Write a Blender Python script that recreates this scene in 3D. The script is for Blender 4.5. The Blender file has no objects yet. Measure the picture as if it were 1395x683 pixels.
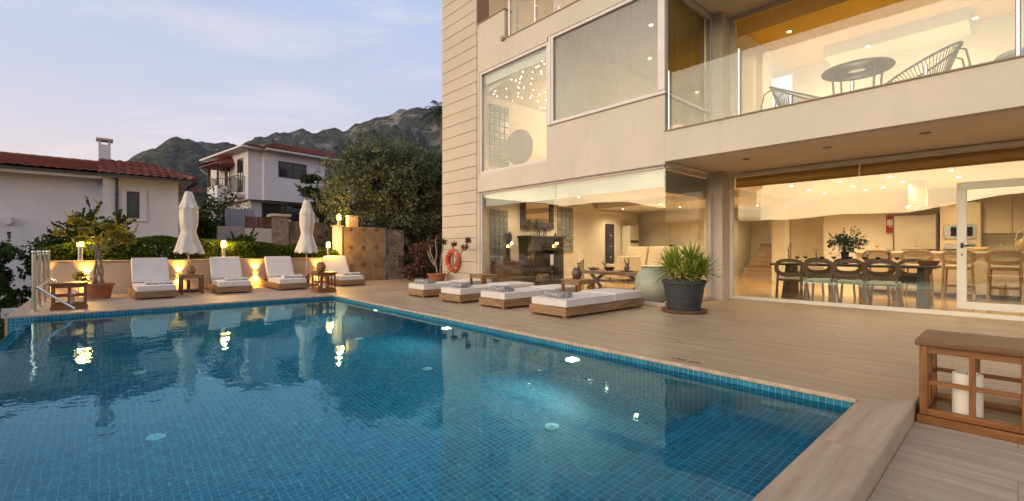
import bpy, math, random
from mathutils import Vector, Matrix, noise
R = math.radians
random.seed(11)
sc = bpy.context.scene
COL = sc.collection

# ------------------------------------------------------------------ camera
CA, CB, CH, CF, CX, CY = .6686, .7436, 1.1, 620., 697.5, 339.5
cam = bpy.data.cameras.new('camera')
cam.sensor_width = 36; cam.lens = 36 * CF / 1395.; cam.clip_start = .05; cam.clip_end = 12000
cam.shift_y = -2. / 1395
camo = bpy.data.objects.new('camera', cam); COL.objects.link(camo)
camo.location = (0, 0, CH); camo.rotation_euler = (R(90), 0, -math.atan2(CA, CB))
sc.camera = camo

def at_z(px, py, Z):
    "ground position of a photo point lying at height Z"
    z = (CH - Z) * CF / (py - CY); k = (px - CX) / CF
    return Vector((z * (CA + CB * k), z * (CB - CA * k), Z))
def at_x(px, py, X):
    k = (px - CX) / CF; z = X / (CA + CB * k)
    return Vector((X, z * (CB - CA * k), CH + (CY - py) * z / CF))
def at_y(px, py, Y):
    k = (px - CX) / CF; z = Y / (CB - CA * k)
    return Vector((z * (CA + CB * k), Y, CH + (CY - py) * z / CF))

# ------------------------------------------------------------------ mesh builder
class MB:
    def __init__(s): s.v = []; s.f = []
    def add(s, vs, fs, T=None):
        n = len(s.v)
        s.v += [tuple(T @ Vector(p)) if T else tuple(p) for p in vs]
        s.f += [tuple(i + n for i in f) for f in fs]
        return s
    def box(s, x0, x1, y0, y1, z0, z1, T=None):
        v = [(x0,y0,z0),(x1,y0,z0),(x1,y1,z0),(x0,y1,z0),(x0,y0,z1),(x1,y0,z1),(x1,y1,z1),(x0,y1,z1)]
        return s.add(v, [(0,3,2,1),(4,5,6,7),(0,1,5,4),(1,2,6,5),(2,3,7,6),(3,0,4,7)], T)
    def cbox(s, c, d, T=None):
        return s.box(c[0]-d[0]/2, c[0]+d[0]/2, c[1]-d[1]/2, c[1]+d[1]/2, c[2]-d[2]/2, c[2]+d[2]/2, T)
    def bar(s, p0, p1, w, h=None, up=(0,0,1)):
        p0, p1 = Vector(p0), Vector(p1); h = h or w
        d = (p1 - p0).normalized(); u = Vector(up)
        if abs(d.dot(u)) > .98: u = Vector((0, 1, 0))
        a = d.cross(u).normalized(); b = a.cross(d)
        v = []
        for p in (p0, p1):
            for sx, sy in ((-1,-1),(1,-1),(1,1),(-1,1)): v.append(p + a*sx*w/2 + b*sy*h/2)
        return s.add(v, [(0,1,2,3),(7,6,5,4),(0,4,5,1),(1,5,6,2),(2,6,7,3),(3,7,4,0)])
    def tube(s, pts, r, n=8, closed=False, cap=True):
        pts = [Vector(p) for p in pts]; m = len(pts)
        rs = r if isinstance(r, (list, tuple)) else [r] * m
        v = []; f = []; ref = None
        for i, p in enumerate(pts):
            if closed: d = pts[(i+1) % m] - pts[i-1]
            else: d = pts[min(i+1, m-1)] - pts[max(i-1, 0)]
            d.normalize()
            if ref is None:
                ref = Vector((0,0,1)) if abs(d.z) < .9 else Vector((1,0,0))
            a = d.cross(ref)
            if a.length < 1e-4: a = d.orthogonal()
            a.normalize(); b = a.cross(d).normalized(); ref = b
            for k in range(n):
                t = 2*math.pi*k/n
                v.append(p + (a*math.cos(t) + b*math.sin(t)) * rs[i])
        for i in range(m if closed else m-1):
            j = (i+1) % m
            for k in range(n):
                l = (k+1) % n
                f.append((i*n+k, j*n+k, j*n+l, i*n+l))
        if cap and not closed:
            f.append(tuple(range(n))); f.append(tuple(reversed(range((m-1)*n, m*n))))
        return s.add(v, f)
    def lathe(s, prof, c=(0,0,0), n=24, fn=None, sx=1, sy=1):
        v = []; f = []
        for r, z in prof:
            for k in range(n):
                t = 2*math.pi*k/n
                q = r * (fn(t, z) if fn else 1)
                v.append((c[0] + q*math.cos(t)*sx, c[1] + q*math.sin(t)*sy, c[2] + z))
        for i in range(len(prof)-1):
            for k in range(n):
                l = (k+1) % n
                f.append((i*n+k, i*n+l, (i+1)*n+l, (i+1)*n+k))
        if prof[0][0] > 1e-5: f.append(tuple(reversed(range(n))))
        if prof[-1][0] > 1e-5: f.append(tuple(range((len(prof)-1)*n, len(prof)*n)))
        return s.add(v, f)
    def prism(s, poly, z0, z1, T=None):
        n = len(poly)
        v = [(p[0], p[1], z0) for p in poly] + [(p[0], p[1], z1) for p in poly]
        f = [tuple(reversed(range(n))), tuple(range(n, 2*n))]
        f += [(i, (i+1) % n, n+(i+1) % n, n+i) for i in range(n)]
        return s.add(v, f, T)
    def plate(s, outer, inner, t, T=None):
        "ring plate in the xz plane, thickness t along y"
        n = len(outer); v = []
        for y in (-t/2, t/2):
            v += [(p[0], y, p[1]) for p in outer] + [(p[0], y, p[1]) for p in inner]
        f = []
        for i in range(n):
            j = (i+1) % n
            f += [(i, j, n+j, n+i), (2*n+i, 3*n+i, 3*n+j, 2*n+j), (i, 2*n+i, 2*n+j, j), (n+i, n+j, 3*n+j, 3*n+i)]
        return s.add(v, f, T)
    def ell(s, c, r, n=12, T=None, fn=None):
        v = []; f = []; m = n//2
        for i in range(m+1):
            a = math.pi*i/m - math.pi/2
            for k in range(n):
                t = 2*math.pi*k/n
                p = Vector((math.cos(a)*math.cos(t)*r[0], math.cos(a)*math.sin(t)*r[1], math.sin(a)*r[2]))
                if fn: p = p * fn(p)
                v.append(Vector(c) + p)
        for i in range(m):
            for k in range(n):
                l = (k+1) % n
                f.append((i*n+k, i*n+l, (i+1)*n+l, (i+1)*n+k))
        return s.add(v, f, T)
    def build(s, name, mat, parent=None, smooth=None, bevel=0, seg=2, solid=0):
        me = bpy.data.meshes.new(name)
        me.from_pydata(s.v, [], s.f); me.update()
        if mat: me.materials.append(mat)
        o = bpy.data.objects.new(name, me); COL.objects.link(o)
        if smooth:
            for p in me.polygons: p.use_smooth = True
            me.set_sharp_from_angle(angle=R(smooth))
        if bevel:
            b = o.modifiers.new('bevel', 'BEVEL'); b.width = bevel; b.segments = seg; b.limit_method = 'ANGLE'
            b.angle_limit = R(40); b.use_clamp_overlap = True
            if seg > 1 and not smooth:
                for p in me.polygons: p.use_smooth = True
                b.harden_normals = False
                me.set_sharp_from_angle(angle=R(180))
                w = o.modifiers.new('wn', 'WEIGHTED_NORMAL')
        if parent: o.parent = parent
        return o

def tag(o, label=None, cat=None, group=None, kind=None):
    if label: o['label'] = label
    if cat: o['category'] = cat
    if group: o['group'] = group
    if kind: o['kind'] = kind
    return o
def thing(name, label, cat, loc=(0,0,0), rz=0, group=None):
    o = bpy.data.objects.new(name, None); COL.objects.link(o)
    o.location = loc; o.rotation_euler = (0, 0, rz); o.empty_display_size = .1
    return tag(o, label, cat, group)
def copy_tree(o, label=None, loc=None, rz=None):
    def rec(a, par):
        c = a.copy(); COL.objects.link(c); c.parent = par
        for ch in list(a.children): rec(ch, c)
        return c
    c = rec(o, None)
    if label: c['label'] = label
    if loc is not None: c.location = loc
    if rz is not None: c.rotation_euler = (0, 0, rz)
    return c
def structure(mb, name, mat, **k):
    return tag(mb.build(name, mat, **k), kind='structure')

# ------------------------------------------------------------------ materials
class NT:
    def __init__(s, m): s.t = m.node_tree; s.n = s.t.nodes; s.l = s.t.links
    def new(s, typ, **k):
        n = s.n.new(typ)
        for a, b in k.items(): setattr(n, a, b)
        return n
    def lk(s, a, b): s.l.new(a, b)
    def math(s, op, a, b=None, c=None, clamp=False):
        n = s.new('ShaderNodeMath', operation=op, use_clamp=clamp)
        for i, x in enumerate((a, b, c)):
            if x is None: continue
            if isinstance(x, (int, float)): n.inputs[i].default_value = x
            else: s.lk(x, n.inputs[i])
        return n.outputs[0]
    def vmath(s, op, a, b=None):
        n = s.new('ShaderNodeVectorMath', operation=op)
        for i, x in enumerate((a, b)):
            if x is None: continue
            if isinstance(x, (tuple, list)): n.inputs[i].default_value = x
            else: s.lk(x, n.inputs[i])
        return n.outputs[0]
    def mix(s, fac, a, b, mode='MIX'):
        n = s.new('ShaderNodeMix', data_type='RGBA', blend_type=mode)
        for i, x in ((0, fac), (6, a), (7, b)):
            if isinstance(x, (int, float)): n.inputs[i].default_value = x
            elif isinstance(x, (tuple, list)): n.inputs[i].default_value = tuple(x)[:3] + (1,)
            else: s.lk(x, n.inputs[i])
        return n.outputs[2]
    def noise(s, vec, scale, detail=3, rough=.55, dist=0):
        n = s.new('ShaderNodeTexNoise')
        if vec is not None: s.lk(vec, n.inputs['Vector'])
        n.inputs['Scale'].default_value = scale; n.inputs['Detail'].default_value = detail
        n.inputs['Roughness'].default_value = rough; n.inputs['Distortion'].default_value = dist
        return n.outputs['Fac']
    def ramp(s, fac, stops, interp='LINEAR'):
        n = s.new('ShaderNodeValToRGB'); r = n.color_ramp; r.interpolation = interp
        while len(r.elements) < len(stops): r.elements.new(.5)
        for e, (p, c) in zip(r.elements, stops):
            e.position = p; e.color = (tuple(c) + (1,)) if not isinstance(c, (int, float)) else (c, c, c, 1)
        s.lk(fac, n.inputs[0]); return n.outputs[0]
    def smooth(s, x, a, b):
        n = s.new('ShaderNodeMapRange', interpolation_type='SMOOTHSTEP')
        s.lk(x, n.inputs[0]); n.inputs[1].default_value = a; n.inputs[2].default_value = b
        return n.outputs[0]
    def scale(s, vec, sc_, rot=(0,0,0)):
        n = s.new('ShaderNodeMapping'); s.lk(vec, n.inputs[0])
        n.inputs['Scale'].default_value = sc_; n.inputs['Rotation'].default_value = rot
        return n.outputs[0]
    def bump(s, h, strength, dist=.02):
        n = s.new('ShaderNodeBump'); s.lk(h, n.inputs['Height'])
        n.inputs['Strength'].default_value = strength; n.inputs['Distance'].default_value = dist
        return n.outputs[0]
def newmat(name):
    m = bpy.data.materials.new(name); m.use_nodes = True
    t = NT(m); b = t.n['Principled BSDF']
    return m, t, b
def rgb(r, g, b):
    f = lambda c: ((c/255. + .055)/1.055)**2.4 if c > 10 else c/255./12.92
    return (f(r), f(g), f(b))
def mul(c, k): return tuple(min(1, x*k) for x in c)

def M(name, col, rough=.6, metal=0, var=.12, vs=5, bump=0, bs=60, stretch=(1,1,1), spec=.5, rnd=True, dist=.01, sheen=0):
    m, t, b = newmat(name)
    co = t.new('ShaderNodeTexCoord').outputs['Object']
    if rnd:
        oi = t.new('ShaderNodeObjectInfo').outputs['Random']
        cb = t.new('ShaderNodeCombineXYZ'); k = t.math('MULTIPLY', oi, 13.)
        for i in range(3): t.lk(k, cb.inputs[i])
        co = t.vmath('ADD', co, cb.outputs[0])
    v = t.scale(co, stretch)
    f = t.noise(v, vs, 5, .6)
    f2 = t.noise(v, vs*6, 3, .6)
    ff = t.math('ADD', t.math('MULTIPLY', f, .7), t.math('MULTIPLY', f2, .3))
    c = t.mix(t.smooth(ff, .32, .68), mul(col, 1-var), mul(col, 1+var))
    t.lk(c, b.inputs['Base Color'])
    b.inputs['Roughness'].default_value = rough; b.inputs['Metallic'].default_value = metal
    b.inputs['Specular IOR Level'].default_value = spec
    if bump:
        t.lk(t.bump(t.noise(v, bs, 4, .6), bump, dist), b.inputs['Normal'])
    return m
def emit(name, col, s):
    m, t, b = newmat(name)
    b.inputs['Base Color'].default_value = (*col, 1)
    b.inputs['Emission Color'].default_value = (*col, 1); b.inputs['Emission Strength'].default_value = s
    return m
def glassmat(name, r0=.045, tint=(.96,.97,.955), rough=0.0):
    m, t, b = newmat(name); t.n.remove(b)
    lw = t.new('ShaderNodeLayerWeight'); lw.inputs[0].default_value = .5
    p = t.math('POWER', lw.outputs['Facing'], 5.)
    f = t.math('MULTIPLY_ADD', p, 1-r0, r0, clamp=True)
    tr = t.new('ShaderNodeBsdfTransparent'); tr.inputs[0].default_value = (*tint, 1)
    gl = t.new('ShaderNodeBsdfGlossy'); gl.inputs['Roughness'].default_value = rough
    mx = t.new('ShaderNodeMixShader'); t.lk(f, mx.inputs[0]); t.lk(tr.outputs[0], mx.inputs[1]); t.lk(gl.outputs[0], mx.inputs[2])
    t.lk(mx.outputs[0], t.n['Material Output'].inputs[0])
    return m
def wood(name, c0, c1, rough=.5, axis=0, sc_=1., bump=.15):
    m, t, b = newmat(name)
    co = t.new('ShaderNodeTexCoord').outputs['Object']
    oi = t.new('ShaderNodeObjectInfo').outputs['Random']
    cb = t.new('ShaderNodeCombineXYZ'); k = t.math('MULTIPLY', oi, 17.)
    for i in range(3): t.lk(k, cb.inputs[i])
    co = t.vmath('ADD', co, cb.outputs[0])
    s = [14*sc_]*3; s[axis] = 1.3*sc_
    v = t.scale(co, s)
    g = t.noise(v, 1.6, 6, .65, .6)
    g2 = t.noise(v, 9, 3, .6)
    big = t.noise(co, 2.5*sc_, 3)
    c = t.mix(t.smooth(g, .3, .7), c0, c1)
    c = t.mix(t.math('MULTIPLY', t.smooth(g2, .45, .75), .45), c, mul(c0, .55))
    c = t.mix(t.math('MULTIPLY', t.smooth(big, .45, .7), .35), c, mul(c1, .7))
    t.lk(c, b.inputs['Base Color']); b.inputs['Roughness'].default_value = rough
    t.lk(t.bump(g, bump, .01), b.inputs['Normal'])
    return m
def leafmat(name, cols, rough=.55, spec=.3, thru=.3):
    m, t, b = newmat(name)
    g = t.new('ShaderNodeNewGeometry')
    c = t.ramp(g.outputs['Random Per Island'], [(i/max(1, len(cols)-1), x) for i, x in enumerate(cols)])
    t.lk(c, b.inputs['Base Color']); b.inputs['Roughness'].default_value = rough
    b.inputs['Specular IOR Level'].default_value = spec
    # a little light passes through the blades
    out = t.n['Material Output']; tl = t.new('ShaderNodeBsdfTranslucent'); t.lk(c, tl.inputs[0])
    mx = t.new('ShaderNodeMixShader'); mx.inputs[0].default_value = thru
    t.lk(b.outputs[0], mx.inputs[1]); t.lk(tl.outputs[0], mx.inputs[2]); t.lk(mx.outputs[0], out.inputs[0])
    return m

def grid_mask(t, pos, nor, s, w, off=(.0131,.0173,.0119)):
    "1 on grout lines of a square grid, whatever way the face looks"
    p = t.vmath('ADD', pos, off)
    sp = t.new('ShaderNodeSeparateXYZ'); t.lk(p, sp.inputs[0])
    sn = t.new('ShaderNodeSeparateXYZ'); t.lk(nor, sn.inputs[0])
    tot = None
    for i in range(3):
        fr = t.math('FRACT', t.math('DIVIDE', sp.outputs[i], s))
        d = t.math('ABSOLUTE', t.math('SUBTRACT', fr, .5))
        ln = t.math('GREATER_THAN', d, .5 - w/s/2)
        keep = t.math('LESS_THAN', t.math('ABSOLUTE', sn.outputs[i]), .6)
        ln = t.math('MULTIPLY', ln, keep)
        tot = ln if tot is None else t.math('MAXIMUM', tot, ln)
    cell = t.vmath('FLOOR', t.vmath('DIVIDE', p, (s, s, s)))
    wn = t.new('ShaderNodeTexWhiteNoise', noise_dimensions='3D'); t.lk(cell, wn.inputs['Vector'])
    return tot, wn.outputs['Value']

def mosaic():
    m, t, b = newmat('blue_mosaic')
    g = t.new('ShaderNodeNewGeometry')
    ln, rv = grid_mask(t, g.outputs['Position'], g.outputs['Normal'], .05, .0040, (.0131,.0173,.0295))
    c = t.ramp(rv, [(0, (.001,.120,.225)), (.35, (.001,.155,.27)), (.7, (.002,.18,.305)), (1, (.004,.24,.37))])
    c = t.mix(ln, c, (.27,.46,.50))
    t.lk(c, b.inputs['Base Color'])
    t.lk(t.math('MULTIPLY_ADD', ln, .3, .5), b.inputs['Roughness'])
    t.lk(t.bump(t.math('SUBTRACT', 1., ln), .4, .002), b.inputs['Normal'])
    return m
def travertine(name, tile=(1.15, .42), base=(.46,.335,.215), lo=(.345,.24,.148), hi=(.56,.43,.29), rough=.42, rot=90):
    m, t, b = newmat(name)
    g = t.new('ShaderNodeNewGeometry').outputs['Position']
    v = t.scale(g, (1,1,1), (0,0,R(rot)))
    br = t.new('ShaderNodeTexBrick'); t.lk(v, br.inputs['Vector'])
    br.offset = .37; br.inputs['Scale'].default_value = 1; br.inputs['Brick Width'].default_value = tile[0]
    br.inputs['Row Height'].default_value = tile[1]; br.inputs['Mortar Size'].default_value = .003
    br.inputs['Color1'].default_value = (0,0,0,1); br.inputs['Color2'].default_value = (1,1,1,1); br.inputs['Mortar'].default_value = (.5,.5,.5,1)
    rnd = br.outputs['Color']
    shift = t.vmath('MULTIPLY', rnd, (7.3, 3.1, 0))
    vv = t.vmath('ADD', v, shift)
    st = t.scale(vv, (.8, 10, 1))
    vein = t.noise(st, 1.0, 7, .62, .35)
    fine = t.noise(t.scale(vv, (3, 42, 1)), 1.0, 4, .7)
    cl = t.noise(g, .55, 4)
    c = t.mix(t.smooth(vein, .28, .72), lo, hi)
    c = t.mix(t.math('MULTIPLY', t.smooth(fine, .5, .75), .38), c, mul(lo, .62))
    c = t.mix(t.math('MULTIPLY', rnd, .32), c, base)
    c = t.mix(t.math('MULTIPLY', t.smooth(cl, .42, .7), .3), c, mul(base, .72))
    c = t.mix(t.math('MULTIPLY', br.outputs['Fac'], .5), c, mul(lo, .42))
    t.lk(c, b.inputs['Base Color'])
    rr = t.math('MULTIPLY_ADD', t.smooth(cl, .35, .65), -.12, rough+.08)
    t.lk(rr, b.inputs['Roughness'])
    h = t.math('SUBTRACT', t.math('MULTIPLY', vein, .4), br.outputs['Fac'])
    t.lk(t.bump(h, .25, .004), b.inputs['Normal'])
    return m
def stucco(name, col, bump=.35, bs=180, stain=.10):
    m, t, b = newmat(name)
    g = t.new('ShaderNodeNewGeometry').outputs['Position']
    n1 = t.noise(g, .8, 5, .6); n2 = t.noise(t.scale(g, (3,3,.5)), 1.2, 5, .65); n3 = t.noise(g, bs, 2, .6)
    c = t.mix(t.smooth(n1, .3, .7), mul(col, .96), mul(col, 1.04))
    c = t.mix(t.math('MULTIPLY', t.smooth(n2, .52, .8), stain*2.2), c, mul(col, .72))
    t.lk(c, b.inputs['Base Color']); b.inputs['Roughness'].default_value = .85
    b.inputs['Specular IOR Level'].default_value = .2
    t.lk(t.bump(n3, bump, .004), b.inputs['Normal'])
    return m
def rubble(name, c0, c1, mortar, s=4.5):
    m, t, b = newmat(name)
    g = t.new('ShaderNodeNewGeometry').outputs['Position']
    vo = t.new('ShaderNodeTexVoronoi', feature='DISTANCE_TO_EDGE'); t.lk(g, vo.inputs['Vector']); vo.inputs['Scale'].default_value = s
    vc = t.new('ShaderNodeTexVoronoi'); t.lk(g, vc.inputs['Vector']); vc.inputs['Scale'].default_value = s
    sp = t.new('ShaderNodeSeparateColor'); t.lk(vc.outputs['Color'], sp.inputs[0])
    n = t.noise(g, 9, 5, .65)
    c = t.mix(sp.outputs[0], c0, c1)
    c = t.mix(t.math('MULTIPLY', t.smooth(n, .4, .7), .6), c, mul(c0, .5))
    e = t.smooth(vo.outputs['Distance'], .02, .09)
    c = t.mix(e, mortar, c)
    t.lk(c, b.inputs['Base Color']); b.inputs['Roughness'].default_value = .9
    t.lk(t.bump(t.math('ADD', e, t.math('MULTIPLY', n, .4)), .8, .03), b.inputs['Normal'])
    return m
def towelmat(name, bg, fg, scale=38, thr=.53):
    m, t, b = newmat(name)
    co = t.new('ShaderNodeTexCoord').outputs['Object']
    oi = t.new('ShaderNodeObjectInfo').outputs['Random']
    cb = t.new('ShaderNodeCombineXYZ'); k = t.math('MULTIPLY', oi, 9.); [t.lk(k, cb.inputs[i]) for i in range(3)]
    co = t.vmath('ADD', co, cb.outputs[0])
    w = t.new('ShaderNodeTexWave', wave_type='BANDS', bands_direction='DIAGONAL'); t.lk(co, w.inputs['Vector'])
    w.inputs['Scale'].default_value = scale*.22; w.inputs['Distortion'].default_value = 9; w.inputs['Detail Scale'].default_value = 2.2
    n = t.noise(co, scale, 3)
    f = t.math('MULTIPLY', t.smooth(w.outputs['Fac'], thr, thr+.12), t.smooth(n, .38, .5))
    c = t.mix(f, bg, fg); t.lk(c, b.inputs['Base Color']); b.inputs['Roughness'].default_value = .95
    b.inputs['Specular IOR Level'].default_value = .1
    t.lk(t.bump(t.noise(co, 160, 2), .4, .004), b.inputs['Normal'])
    return m

FAC = (.66,.59,.50)
m_fac = stucco('render_facade', FAC, .8, 110, .18)
m_soffit = stucco('render_soffit', (.80,.69,.55), .2, 120, .05)
m_fascia = M('metal_flashing', (.30,.21,.16), .5, 0, .1)
m_alu = M('aluminium_frame', (.62,.56,.55), .38, .15, .06, 3)
m_aluw = M('white_frame', (.74,.72,.66), .35, 0, .05, 3)
m_steel = M('brushed_steel', (.62,.61,.60), .25, 1, .08, 8, stretch=(1,1,.2))
m_chrome = M('polished_steel', (.82,.82,.83), .12, 1, .04)
m_dark = M('dark_metal', (.03,.03,.032), .5, 0, .3)
m_glass = glassmat('window_glass', .078)
m_rail_glass = glassmat('rail_glass', .055, (.95,.97,.95))
m_clear = glassmat('clear_glass', .04, (.97,.98,.97))
m_mosaic = mosaic()
m_deck = travertine('travertine_planks')
m_kerb = travertine('travertine_kerb', (1.9, 3.0), (.46,.345,.235), (.37,.265,.175), (.54,.42,.30), .5, 0)
m_lower = travertine('travertine_lower', (1.4, .6), (.46,.36,.255), (.34,.25,.17), (.56,.46,.35), .5)
m_backdeck = travertine('travertine_back', (.9, .6), (.40,.30,.215), (.31,.225,.155), (.47,.37,.28), .5, 0)
m_coping = M('coping_edge', (.50,.38,.27), .5, 0, .25, 9, .2, 50)
m_paint = stucco('interior_paint', (.74,.69,.60), .05, 90, .02)
m_lamptint = stucco('lamplight_tint', (.84,.52,.045), .05, 90, .02)  # warm lamplight on the ceiling, put into its colour
m_woodL = wood('lounger_teak', (.20,.105,.048), (.40,.245,.125), .6, 0)
m_woodLy = wood('lounger_teak_long', (.20,.105,.048), (.40,.245,.125), .6, 1)
m_woodT = wood('table_oak', (.145,.052,.012), (.30,.118,.03), .42, 2)
m_woodTy = wood('table_oak_long', (.145,.052,.012), (.30,.118,.03), .42, 1)
m_woodTx = wood('table_oak_cross', (.145,.052,.012), (.30,.118,.03), .42, 0)
m_top = wood('table_weathered_top', (.105,.045,.017), (.21,.10,.04), .38, 1)
m_fab = M('mattress_canvas', (.74,.70,.66), .92, 0, .05, 4, .25, 300, spec=.15)
m_umb = M('parasol_canvas', (.66,.62,.57), .9, 0, .10, 5, .12, 90, spec=.15)
m_candle = M('candle_wax', (.78,.74,.65), .45, 0, .04)
m_wick = M('wicker', (.30,.15,.062), .7, 0, .45, 30, .7, 70, stretch=(1,1,3))
m_terra = M('terracotta', (.33,.115,.055), .8, 0, .2, 6, .2, 60)
m_anth = M('anthracite_plastic', (.040,.045,.052), .55, 0, .25, 9, .35, 30, stretch=(.5,.5,6))
m_gravel = M('pot_gravel', (.30,.24,.19), .9, 0, .6, 40, 1, 60)
m_bark = M('bark', (.13,.095,.065), .9, 0, .45, 14, .9, 30, stretch=(1,1,.3))
m_stem = M('grey_stem', (.24,.19,.14), .85, 0, .3, 14, .5, 40)
m_soil = M('soil', (.06,.045,.03), .95, 0, .4, 20, .8, 50)
l_olive = leafmat('olive_leaf', [(.04,.058,.025), (.105,.135,.065), (.20,.235,.13), (.34,.37,.23)])
l_dark = leafmat('dark_leaf', [(.018,.034,.010), (.04,.066,.018), (.065,.10,.028)])
l_hedge = leafmat('hedge_leaf', [(.03,.055,.010), (.06,.10,.016), (.10,.15,.024)], .8, .08)
l_fig = leafmat('fig_leaf', [(.018,.036,.010), (.036,.066,.016), (.06,.10,.024)], .7, .12)
l_ficus = leafmat('ficus_leaf', [(.14,.15,.02), (.28,.25,.03), (.42,.34,.045)], thru=.5)
l_pink = leafmat('bloom_leaf', [(.025,.028,.012), (.05,.045,.022), (.20,.085,.09), (.28,.12,.12)])
l_yuc = leafmat('yucca_blade', [(.16,.24,.03), (.28,.37,.05), (.42,.48,.08)], .45)
l_dry = leafmat('dry_leaf', [(.08,.045,.02), (.15,.08,.035), (.20,.12,.06)])
l_palm = leafmat('palm_leaf', [(.03,.045,.015), (.06,.08,.025)])
# ------------------------------------------------------------------ sky
w = bpy.data.worlds.new('World'); sc.world = w; w.use_nodes = True
t = NT(w); t.n.clear()
out = t.new('ShaderNodeOutputWorld')
d = t.new('ShaderNodeTexCoord').outputs['Generated']
sp = t.new('ShaderNodeSeparateXYZ'); t.lk(d, sp.inputs[0])
z = t.math('MAXIMUM', sp.outputs[2], 0.)
dt = t.new('ShaderNodeVectorMath', operation='DOT_PRODUCT'); t.lk(d, dt.inputs[0]); dt.inputs[1].default_value = (-.985, .17, 0)
wst = t.smooth(dt.outputs['Value'], .30, .92)
east = t.ramp(z, [(0, (.82,.70,.60)), (.13, (.72,.64,.66)), (.28, (.54,.57,.75)), (.5, (.40,.52,.77)), (.8, (.38,.43,.56))])
west = t.ramp(z, [(0, (6.0,4.5,2.5)), (.12, (5.9,4.75,3.0)), (.3, (3.9,3.3,2.5)), (.55, (1.6,1.45,1.4)), (.9, (.42,.45,.6))])
c = t.mix(wst, east, west)
pz = t.math('ADD', sp.outputs[2], .22)
cbn = t.new('ShaderNodeCombineXYZ')
t.lk(t.math('DIVIDE', sp.outputs[0], pz), cbn.inputs[0]); t.lk(t.math('DIVIDE', sp.outputs[1], pz), cbn.inputs[1])
cv = t.scale(cbn.outputs[0], (1.0, 1.0, 1), (0, 0, R(35)))
cv2 = t.scale(cv, (.8, 1.9, 1))
n1 = t.noise(cv2, 1.5, 7, .60, .5)
n2 = t.noise(cv, .9, 4, .55)
c = t.mix(t.math('MULTIPLY', t.smooth(n1, .46, .72), .5), c, t.mix(wst, (.90,.80,.82), (3.0,2.3,1.5)))
c = t.mix(t.math('MULTIPLY', t.smooth(n2, .44, .72), .5), c, t.mix(wst, (.50,.46,.63), (1.9,1.4,1.1)))
bg = t.new('ShaderNodeBackground'); t.lk(c, bg.inputs[0]); bg.inputs[1].default_value = 1.0
sky = t.new('ShaderNodeTexSky', sky_type='NISHITA'); sky.sun_disc = False
sky.sun_elevation = R(1.0); sky.sun_rotation = R(-82); sky.altitude = 50; sky.dust_density = 2
bg2 = t.new('ShaderNodeBackground'); t.lk(sky.outputs[0], bg2.inputs[0]); bg2.inputs[1].default_value = .05
ad = t.new('ShaderNodeAddShader'); t.lk(bg.outputs[0], ad.inputs[0]); t.lk(bg2.outputs[0], ad.inputs[1])
t.lk(ad.outputs[0], out.inputs[0])

# ------------------------------------------------------------------ mountains all round and the ground
RIDGE = [(-180,3.0),(-150,2.6),(-120,3.2),(-100,4.2),(-92,4.9),(-89,4.7),(-86,4.1),(-82.7,3.5),(-77.7,3.64),(-73.7,3.2),(-68.6,3.2),(-64,4.3),
  (-58,5.3),(-55.8,5.8),(-52,5.8),(-49,5.5),(-45,4.7),(-42,4.1),(-39,5.0),(-36,5.4),(-28,5.2),(-18,5.0),(-8,6.0),(-2,7.2),(1.3,8.3),(3.6,10.0),(5.0,11.2),(6.8,11.4),
  (7.8,11.0),(10.6,11.3),(12.6,12.3),(16.4,13.3),(20,13.8),(22.2,14.1),(24.4,15.3),(27,16.2),(29.5,17.1),(31,16.8),(33,17.0),(40,18),(60,15),(90,10),(130,5),(180,3.0)]
def ridge(a):
    for (a0, e0), (a1, e1) in zip(RIDGE, RIDGE[1:]):
        if a0 <= a <= a1:
            s = (a-a0)/(a1-a0); return e0 + (e1-e0)*s
    return 3
def fbm(p, o=5, lac=2.1, g=.5):
    s = 0; k = 1
    for i in range(o):
        s += noise.noise(p)*k; p = p*lac; k *= g
    return s
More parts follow.
